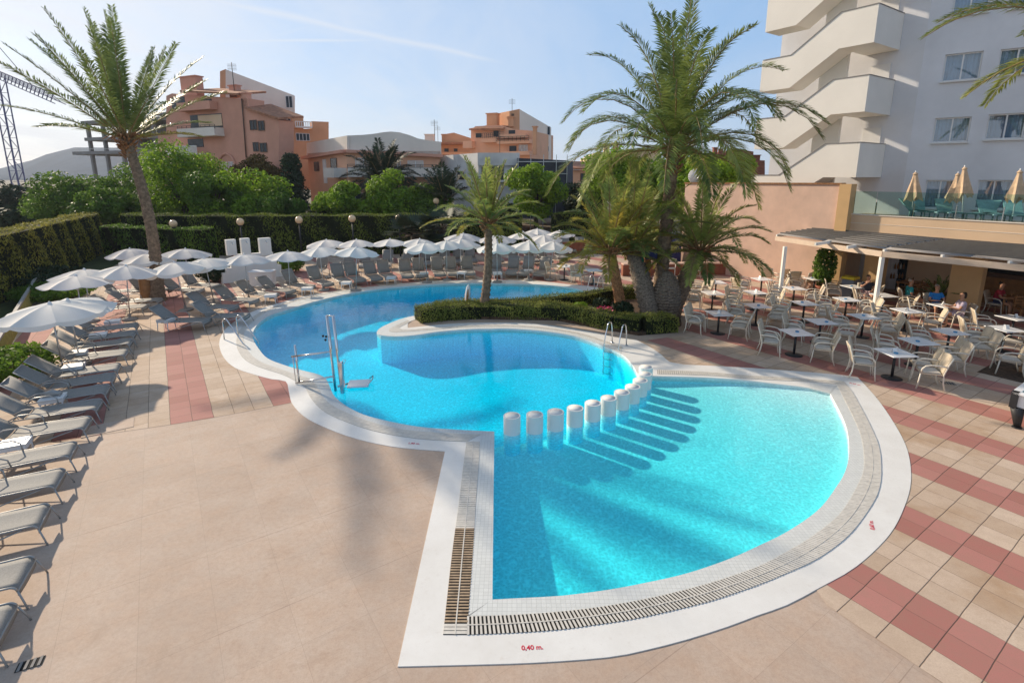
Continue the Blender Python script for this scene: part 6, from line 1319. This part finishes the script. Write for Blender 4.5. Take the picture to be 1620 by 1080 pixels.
for (F_, r_, pr_) in ((FQ, (767, 212, 792, 218), Gb), (FQ, (791, 217, 842, 223), Gb), (FP, (552, 261, 700, 266), Pp), (FA, (296, 200, 355, 205), A)):
    u0, u1, z0, z1 = F_.rect(*r_); mb = MB(); o_ = 1.38 if F_ is FP else 1.15
    for q in range(3): mb.bar(F_.p(u0, z0+(z1-z0)*q/2, o_), F_.p(u1, z0+(z1-z0)*q/2, o_), .04, .04)
    for q in range(9): mb.bar(F_.p(u0+(u1-u0)*q/8, z0-.1, o_), F_.p(u0+(u1-u0)*q/8, z1, o_), .04, .04)
    mb.build('balcony_rail', M['black_metal'], pr_)
for (F_, x, y, pr_) in ((FQ, 800, 186, Gb), (FP, 690, 224, Pp), (FW, 790, 244, Wb), (FO, 690, 224, Ob)):
    q0 = F_.p(*F_.uz(x, y), -2); mb = MB(); mb.tube([q0, q0+Vector((0, 0, 2.4))], .03, 5)
    for k in range(4): mb.bar(q0+Vector((-.4, 0, 1.8+.14*k)), q0+Vector((.4, 0, 1.8+.14*k)), .025, .025)
    mb.build('aerial', M['black_metal'], pr_)
# ---- stepped shower wall and chest
root = thing('shower_wall', 'white stepped garden shower wall with three upright slabs', 'shower wall', (0, 0, 0)); FS = Face(G(352, 449), G(455, 436)-G(352, 449)); mb = MB()
steps = [(352, 449), (352, 432), (358, 432), (358, 424), (366, 424), (366, 412), (372, 412), (372, 403), (432, 399), (432, 408), (438, 409), (438, 418), (445, 419), (445, 428), (455, 430), (455, 437)]
gable(mb, FS, steps, .25); mb.build('wall', M['white_paint'], root)
for (x0, y0, x1) in ((358.5, 379, 374), (382, 377, 396), (411, 376.5, 429)):
    u0, u1, z0, z1 = FS.rect(x0, y0, x1, 404); mb = MB(); mb.box(FS.p((u0+u1)/2, (z0+z1)/2, -.1), (abs(u1-u0), .28, z1-z0), ax=(FS.d, FS.n, Vector((0, 0, 1)))); o = mb.build('slab', M['white_paint'], root, bevel=.01)
    mb = MB(); mb.tube([FS.p((u0+u1)/2, z1-.15, .05), FS.p((u0+u1)/2, z1-.15, .2), FS.p((u0+u1)/2, z1-.25, .28)], .02, 6); mb.build('shower_head', M['steel'], o)
p = G(417, 452); root = thing('storage_chest', 'white plastic storage chest before the stepped shower wall', 'chest', (p.x, p.y, 0), .1); mb = MB(); mb.box((0, 0, .36), (1.1, .6, .66)); mb.build('body', M['white_plastic'], root, bevel=.02); mb = MB(); mb.box((0, 0, .735), (1.16, .66, .08)); mb.build('lid', M['white_plastic'], root, bevel=.02)
# tree trunk planter
p = G(236, 480); root = thing('trunk_planter', 'dark brown tree trunk block with a flat foot beside the tall palm', 'planter', (p.x-.35, p.y+.5, 0)); mb = MB(); mb.lathe([(.55, 0), (.52, .12), (.30, .16), (.27, 1.0), (.31, 1.15), (.001, 1.15)], n=12, smooth=False); mb.build('body', M['wood_bar'], root)
# globe lamps on posts
for i, (x, y, Y, lb) in enumerate(((274, 354, 33.5, 'left of all, by the tall palm trunk'), (380, 351, 34.2, 'above the stepped shower wall'), (473, 348, 34.6, 'third along the hedge'), (557, 346, 35, 'fourth along the hedge'), (631, 345, 35.5, 'by the fan palms'), (690, 318, 42, 'small one beyond the hedge before the dark palm'), (458, 318, 44, 'small one beyond the hedge before the conifer'))):
    q = at(x, y, Y); root = thing('globe_lamp', 'amber globe lamp on a dark post, '+lb, 'street lamp', (q.x, q.y, 0), group='globe lamps along the hedge'); mb = MB(); mb.lathe([(.001, -.24)]+[(.24*math.cos(a), .24*math.sin(a)) for a in np.linspace(-1.4, 1.4, 12)]+[(.001, .24)], (0, 0, q.z), 16); mb.build('globe', M['globe'], root)
    mb = MB(); mb.tube([(0, 0, 0), (0, 0, q.z-.24)], .05, 8); mb.lathe([(.11, -.30), (.13, -.22), (.09, -.2)], (0, 0, q.z), 10); mb.build('post', M['black_metal'], root)
# boundary fence at the left
root = thing('slatted_fence', 'low yellowish slatted fence with a grey top rail along the left planting strip', 'fence', (0, 0, 0)); a, b_ = G(-30, 640), G(66, 452); FF = Face(a, b_-a); L = (b_-a).length; L0 = -3; mb = MB(); n = int((L-L0)/.17)
for i in range(n): u = L0+(L-L0)*i/n; mb.bar(FF.p(u, .04), FF.p(u+.10, .62), .055, .03)
mb.build('slats', M['fence_yellow'], root); mb = MB(); mb.bar(FF.p(L0, .66, -.02), FF.p(L, .66, -.02), .10, .07); mb.build('rail', M['fence_grey'], root)
for k in range(8): mb = MB(); u = L0+(L-L0)*(k+.5)/8; mb.bar(FF.p(u, 0, -.08), FF.p(u, .64, -.08), .07, .07); mb.build('post', M['fence_grey'], root)
tuft('shrub', 'dark shrub spreading along the left hedge behind the parasols', 'shrub', 55, 452, 2.4, 1.0, 'leaf_dark', 5000, .08, 0); tuft('shrub', 'leafy shrub behind the fence at the left edge', 'shrub', 10, 590, 1.3, .8, 'leaf', 3000, .07, 0); tuft('shrub', 'bushy green plants by the left hedge under the second parasol', 'shrub', 85, 470, 1.6, .8, 'leaf', 3500, .07, 0); tuft('shrub', 'yellow green bush right of the stepped shower wall', 'shrub', 455, 428, 1.0, 1.2, 'leaf', 2500, .08, 0); tuft('shrub', 'small bush left of the stepped shower wall', 'shrub', 340, 442, .9, 1.0, 'leaf_dark', 2000, .08, 0)
# grass strip between fence and hedge
mb = MB(); gq = [G(-150, 760), G(62, 456), Vector((-21.5, 24, 0)), Vector((-25, 33, 0)), Vector((-30, 40, 0)), Vector((-44, 40, 0)), Vector((-44, 5, 0))]; mat('grass', (.07, .09, .025), .95, .3, 2); sheet('lawn', gq, .012, M['grass'])
# road and cars behind the hedge gap
sheet('road', [(-40, 40.5), (12, 43.5), (12, 49), (-40, 46)], .008, mat('asphalt', (.055, .055, .057), .9, .1, 2))
def car(px, Y, rz, m_, label, up=.0):
    q = at(px, 360, Y); root = thing('parked_car', label, 'car', (q.x, Y, .0), rz); mb = MB(); pr = [(-2.0, .35), (-2.05, .75), (-1.7, .92), (-1.1, .98), (-.55, 1.42), (.75, 1.42), (1.35, .98), (1.95, .85), (2.05, .55), (2.0, .3)]; mb.extr([(x, -.82, z) for x, z in pr], (0, 1.64, 0)); mb.build('body', M[m_], root, bevel=.06)
    mb = MB(); mb.extr([(x, -.83, z) for x, z in ((-1.0, 1.0), (-.52, 1.36), (.72, 1.36), (1.22, 1.0))], (0, 1.66, 0)); mb.build('window', M['glass_dark'], root)
    for x in (-1.3, 1.3):
        for y in (-.8, .8): mb = MB(); mb.tube([(x, y-.1, .32), (x, y+.1, .32)], .32, 16); mb.build('wheel', M['black_metal'], root)
car(786, 44, .2, 'car_red', 'red car glimpsed through the gap in the hedge'); car(803, 41.5, .3, 'car_white', 'pale blue white car below the red one in the hedge gap')
# crane
root = thing('tower_crane', 'dark blue lattice tower crane at the left edge', 'crane', (0, 0, 0)); Yc = 110; b0 = at(26, 287, Yc); t0 = at(-4, 120, Yc); mb = MB(); b0.z = 0; b0.x = at(26, 287, Yc).x; wv = 1.5; zt_ = t0.z; bx = b0.x
for sx in (0, 1):
    for sy in (0, 1): mb.bar((bx+sx*wv-1.1, Yc+sy*wv, 0), (bx+sx*wv-1.1, Yc+sy*wv, zt_), .17, .17)
nseg = int(zt_/2.2)
for i in range(nseg):
    z0 = i*2.2; s_ = i % 2
    for y in (0, wv): mb.bar((bx-1.1+s_*wv, Yc+y, z0), (bx-1.1+(1-s_)*wv, Yc+y, z0+2.2), .09, .09); mb.bar((bx-1.1, Yc+y, z0), (bx-1.1+wv, Yc+y, z0), .08, .08)
mb.build('mast', M['crane_blue'], root); mb = MB(); j0 = at(-60, 100, Yc); j1 = at(87, 164, Yc-22)
dd = (j1-j0); nj = 26
for k in range(nj):
    a = j0+dd*k/nj; c = j0+dd*(k+1)/nj
    for off in (Vector((0, 0, 0)), Vector((0, 0, 1.5)), Vector((.9, 1.0, 0))): mb.bar(a+off*(1 if off.z else 1), c+off, .11, .11)
    mb.bar(a, c+Vector((0, 0, 1.5)), .11, .11); mb.bar(a+Vector((0, 0, 1.5)), a+Vector((.9, 1, 0)), .1, .1)
mb.build('jib', M['crane_blue'], root); mb = MB(); mb.bar(j0+Vector((0, 0, 14)), j0+dd*.8+Vector((0, 0, 1.5)), .08, .08); mb.build('tie_rod', M['black_metal'], root)
# hill
mb = MB(); nx, ny = 70, 14; Yh = 1500
prof = [(-2600, 30), (-1700, 60), (-1560, 90), (-1440, 95), (-1300, 130), (-1180, 150), (-1050, 175), (-900, 170), (-760, 130), (-560, 90), (-300, 40), (0, 20), (600, 15)]
def hp(x): return np.interp(x, [p[0] for p in prof], [p[1] for p in prof])
pxs = [(-80, 275), (-20, 272), (0, 268), (30, 262), (60, 252), (90, 243), (120, 233), (150, 228), (200, 232), (280, 245), (400, 262), (600, 272), (900, 277)]
prof = [(at(x, y, Yh).x, max(4, at(x, y, Yh).z)) for x, y in pxs]; prof = [(prof[0][0]-900, 10)]+prof+[(2500, 5)]
xs = np.linspace(-3200, 2500, nx)
g = [[Vector((x*(Yh+(j-7)*90)/Yh, Yh+(j-7)*90, max(-3, hp(x)*math.exp(-((j-7)/3.6)**2)*(1+.10*math.sin(x*.013+j)+.05*math.sin(x*.041+j*2)) if True else 0))) for x in xs] for j in range(ny)]
for j in range(ny-1):
    for i in range(nx-1): mb.face([g[j][i], g[j][i+1], g[j+1][i+1], g[j+1][i]], True)
tag(mb.build('hill', M['hill'], fix=False), kind='structure')
# ---------------------------------------------------------------- people seated by the bar
def skin_obj(name, verts, edges, radii, m_, parent, sub=2, root_i=0):
    me = bpy.data.meshes.new(name); me.from_pydata([tuple(v) for v in verts], edges, []); o = link(bpy.data.objects.new(name, me), parent)
    sk = o.modifiers.new('skin', 'SKIN'); sk.use_smooth_shade = True
    for i, r_ in enumerate(radii):
        d = me.skin_vertices[0].data[i]; d.radius = (r_, r_) if not hasattr(r_, '__len__') else r_; d.use_root = (i == root_i)
    s_ = o.modifiers.new('sub', 'SUBSURF'); s_.levels = 1; s_.render_levels = sub; me.materials.append(m_); return o
def person(x, y, face, label, shirt, shorts, hair='hair_dark', lean=0.0, seat=.45, hands='table', head_turn=0, long_hair=False, legs=True, scale=1.0):
    t = thing('person', label, 'person', (x, y, 0), face-PI/2)     # local +y is where they face
    h = seat; L = lean
    J = {'pel': (0, 0, h+.09), 'wa': (0, .01+L*.3, h+.24), 'ch': (0, .02+L*.8, h+.42), 'nk': (0, .03+L*1.05, h+.585), 'hd0': (0, .05+L*1.12, h+.66), 'hd1': (0, .06+L*1.2, h+.76), 'hd2': (0, .05+L*1.2, h+.84)}
    V = list(J.values()); E_ = [(0, 1), (1, 2), (2, 3), (3, 4), (4, 5), (5, 6)]; R_ = [.15, .135, .15, .055, .06, .088, .07]
    Sh = []; Lg = []
    for s_ in (-1, 1):
        sh = len(V); V += [(s_*.17, .02+L*.95, h+.51)]; R_ += [.06]; E_ += [(2, sh)]
        if hands == 'table': el = (s_*.25, .16+L, h+.27); wr = (s_*.13, .40+L, h+.32)
        elif hands == 'lap': el = (s_*.24, .06+L, h+.22); wr = (s_*.12, .30, h+.17)
        else: el = (s_*.27, .20+L, h+.36); wr = (s_*.05, .30+L, h+.62) if s_ > 0 else (s_*.13, .38, h+.30)
        V += [el, wr]; R_ += [.042, .027]; E_ += [(sh, sh+1), (sh+1, sh+2)]
        d = (Vector(wr)-Vector(el)).normalized(); q = Vector(wr)+d*.06; V += [tuple(q)]; R_ += [.030]; E_ += [(sh+2, sh+3)]; side = Vector((1, 0, 0))
        for f in range(4):
            b_ = q+side*(-.027+.018*f); L1 = (.034, .040, .038, .030)[f]; c0 = len(V); V += [tuple(b_+d*.03), tuple(b_+d*(.03+L1)+Vector((0, 0, -.01))), tuple(b_+d*(.03+L1*1.6)+Vector((0, 0, -.028)))]; R_ += [.009, .0085, .007]; E_ += [(sh+3, c0), (c0, c0+1), (c0+1, c0+2)]
        c0 = len(V); V += [tuple(Vector(wr)+d*.03+side*(-s_*.035)), tuple(Vector(wr)+d*.07+side*(-s_*.05))]; R_ += [.010, .008]; E_ += [(sh+2, c0), (c0, c0+1)]
        Sh.append((V[sh], el, wr))
        if legs:
            k = len(V); kn = (s_*.13, .46, h+.05); an = (s_*.12, .44+.05*s_, .09); V += [(s_*.09, .06, h+.07), kn, an, (s_*.13, .58+.05*s_, .035)]; R_ += [.085, .062, .038, .035]; E_ += [(0, k), (k, k+1), (k+1, k+2), (k+2, k+3)]; Lg.append((V[k], kn, an))
    body = skin_obj('body', V, E_, R_, M['tan_skin'], t)
    # clothing shells a little larger than the body
    sv = [(0, .0, h+.05), J['wa'], J['ch'], (0, .03+L, h+.53)]; se = [(0, 1), (1, 2), (2, 3)]; sr = [.165, .15, .166, .075]
    for (a, e, w_) in Sh: k = len(sv); m_ = tuple((Vector(a)*.35+Vector(e)*.65)); sv += [a, m_]; sr += [.078, .060]; se += [(2, k), (k, k+1)]
    skin_obj('shirt', sv, se, sr, M[shirt], t)
    if legs:
        lv = [(0, 0, h+.08)]; le = []; lr = [.158]
        for (a, k_, an) in Lg: k = len(lv); lv += [a, tuple(Vector(a)*.3+Vector(k_)*.7)]; lr += [.10, .082]; le += [(0, k), (k, k+1)]
        skin_obj('shorts', lv, le, lr, M[shorts], t)
    hc = Vector((0, .04+L*1.2, h+.80)); f = Vector((math.sin(head_turn), math.cos(head_turn), 0)); hv = [hc+Vector((0, 0, .055)), hc-f*.045+Vector((0, 0, .01)), hc-f*.05+Vector((0, 0, -.06))]; hr = [.078, .086, .07]
    if long_hair: hv += [hc-f*.06+Vector((0, 0, -.17))]; hr += [.06]
    skin_obj('hair', hv, [(i, i+1) for i in range(len(hv)-1)], hr, M[hair], t)
    mb = MB()
    for s_ in (-1, 1): e = hc+f*.085+Vector((f.y*s_*.03, -f.x*s_*.03, -.015)); mb.box(e, (.018, .012, .01))
    mb.box(hc+f*.088+Vector((0, 0, -.085)), (.04, .012, .008)); mb.build('face_features', M['hair_dark'], body)
    mb = MB(); mb.tube([hc+f*.085+Vector((0, 0, -.02)), hc+f*.112+Vector((0, 0, -.05)), hc+f*.09+Vector((0, 0, -.055))], [.008, .013, .008], 6); mb.build('nose', M['tan_skin'], body)
    t.scale = (scale,)*3; return t
ppl = [((1372, 452, .85), -110, 'man in a black top seated with arms raised left of the pergola post', 'cloth_black', 'cloth_pink', 'hair_dark', 'up', False),
       ((1440, 455, .95), -20, 'person in a teal shirt leaning back by the bar', 'cloth_teal', 'cloth_black', 'hair_grey', 'lap', False),
       ((1481, 465, .95), -105, 'person in a bright blue sleeveless top facing the pool', 'cloth_blue', 'cloth_navy', 'hair_grey', 'table', False),
       ((1522, 478, .95), 160, 'woman with dark hair in a pale patterned outfit sitting sideways in a wicker chair', 'cloth_print', 'cloth_print', 'hair_dark', 'table', True),
       ((1580, 458, 1.0), -60, 'person in a dark red shirt seated in the shade by the bar front', 'cloth_red', 'cloth_navy', 'hair_dark', 'table', False)]
for (q, f, lb, sh, so, ha, hd, lh) in ppl:
    p = G(q[0], q[1], q[2]); person(p.x, p.y, math.radians(f), lb, sh, so, ha, lean=rs.uniform(-.04, .06), hands=hd, long_hair=lh)
    o = copy_tree(chp); f_ = math.radians(f); o.location = (p.x-math.cos(f_)*.0, p.y-math.sin(f_)*.0, 0); o.rotation_euler = (0, 0, f_-PI/2); tag(o, 'wicker chair holding the '+lb.split(' seated')[0].split(' leaning')[0].split(' facing')[0].split(' sitting')[0], 'chair', 'occupied chairs by the bar')
# wooden bar furniture inside
for (x, y, lb) in ((1420, 470, 'orange wooden bar table beside the bottle shelf'), (1452, 468, 'orange wooden bar table at the middle of the bar'), (1600, 480, 'orange wooden bar table in the shade at the right edge')):
    p = G(x, y, 0)+Vector((.5, 1.0, 0)); u = TF.uz(x, 450)[0]; q = TF.p(u, 0, -1.3); root = thing('bar_table', lb, 'table', (q.x, q.y, 0), .5); mb = MB(); mb.box((0, 0, .76), (.9, .7, .04)); mb.build('table_top', M['wood_bar'], root)
    for a in (-1, 1):
        for c_ in (-1, 1): mb = MB(); mb.box((a*.38, c_*.28, .37), (.06, .06, .74)); mb.build('leg', M['wood_bar'], root)
def wood_chair():
    t = thing('wooden_chair', None, 'chair'); mb = MB(); mb.box((0, 0, .45), (.42, .42, .04)); mb.build('seat', M['wood_bar'], t); mb = MB()
    for k in range(3): mb.box((0, -.2, .62+.12*k), (.40, .025, .06))
    mb.build('backrest', M['wood_bar'], t)
    for a in (-1, 1): mb = MB(); mb.box((a*.19, -.2, .47), (.04, .04, .94)); mb.build('leg', M['wood_bar'], t); mb = MB(); mb.box((a*.19, .19, .215), (.04, .04, .43)); mb.build('leg', M['wood_bar'], t)
    return t
wc = wood_chair()
for i, (x, out, rz, lb) in enumerate(((1408, 1.6, .4, 'left of the first bar table'), (1436, 1.0, 2.6, 'between the first two bar tables'), (1466, 1.7, 3.6, 'right of the middle bar table'), (1446, .5, .2, 'before the middle bar table'), (1575, 1.4, .8, 'in the shade left of the last bar table'), (1618, .8, 2.9, 'in the shade right of the last bar table'))):
    o = wc if i == 0 else copy_tree(wc); u = TF.uz(x, 450)[0]; q = TF.p(u, 0, -out); o.location = (q.x, q.y, 0); o.rotation_euler = (0, 0, rz); tag(o, 'orange wooden chair '+lb, 'chair', 'wooden chairs in the bar')
p = TF.p(TF.uz(1487, 440)[0], 0, -.25); root = thing('potted_palm', 'potted plant with long drooping leaves against the bar pillar', 'plant', (p.x, p.y, 0)); mb = MB(); mb.lathe([(.18, 0), (.24, .4), (.2, .4)], n=14); mb.build('pot', M['brick_red'], root); V = []; MI = []; R = MB()
for i in range(14): frond(V, MI, R, (0, 0, .45), i*2.4, .5+.07*i, 1.0, .9, .16, 18)
quads_obj('foliage', np.array(V), M['frond'], root); R.build('stems', M['frond'], root, fix=False)
# green lamp standard in the palm clump
p = G(1014, 500); root = thing('garden_floodlight', 'green post with a dark floodlight among the palms', 'lamp', (p.x, p.y, 0)); mb = MB(); q = at(1017, 398, p.y)-Vector((p.x, p.y, 0)); mb.tube([(0, 0, 0), (q.x, 0, q.z)], .05, 8); mb.build('post', M['green_paint'], root); mb = MB(); mb.box((q.x+.32, 0, q.z-.1), (.42, .3, .36)); mb.build('lamp_head', M['navy'], root, bevel=.02)
p = G(1075, 433)+Vector((0, 2.0, 0)); root = thing('covered_stand', 'dark blue covered stand behind the low brick wall', 'stand', (p.x, p.y, 0)); mb = MB(); mb.lathe([(.7, 0), (.65, 1.2), (.75, 1.7), (.5, 2.0), (.02, 2.1)], n=8, smooth=False); mb.build('cover', M['navy'], root)
# unused prototypes never placed are removed
for o in list(bpy.data.objects):
    if o.parent is None and o.type == 'EMPTY' and 'label' not in o.keys():
        for c in o.children_recursive: bpy.data.objects.remove(c)
        bpy.data.objects.remove(o)

# the air that pales the far things
m_ = bpy.data.materials.new('haze'); m_.use_nodes = True; t = NT(m_.node_tree)
for nd in list(t.n): t.n.remove(nd)
pv = t.add('ShaderNodeVolumePrincipled', {'Color': (.80, .88, 1, 1), 'Density': .00026, 'Anisotropy': .2}); t.l.new(pv.outputs[0], t.add('ShaderNodeOutputMaterial').inputs['Volume'])
mb = MB(); mb.box((0, 1150, 67), (6400, 2600, 138)); tag(mb.build('haze', m_), kind='stuff')
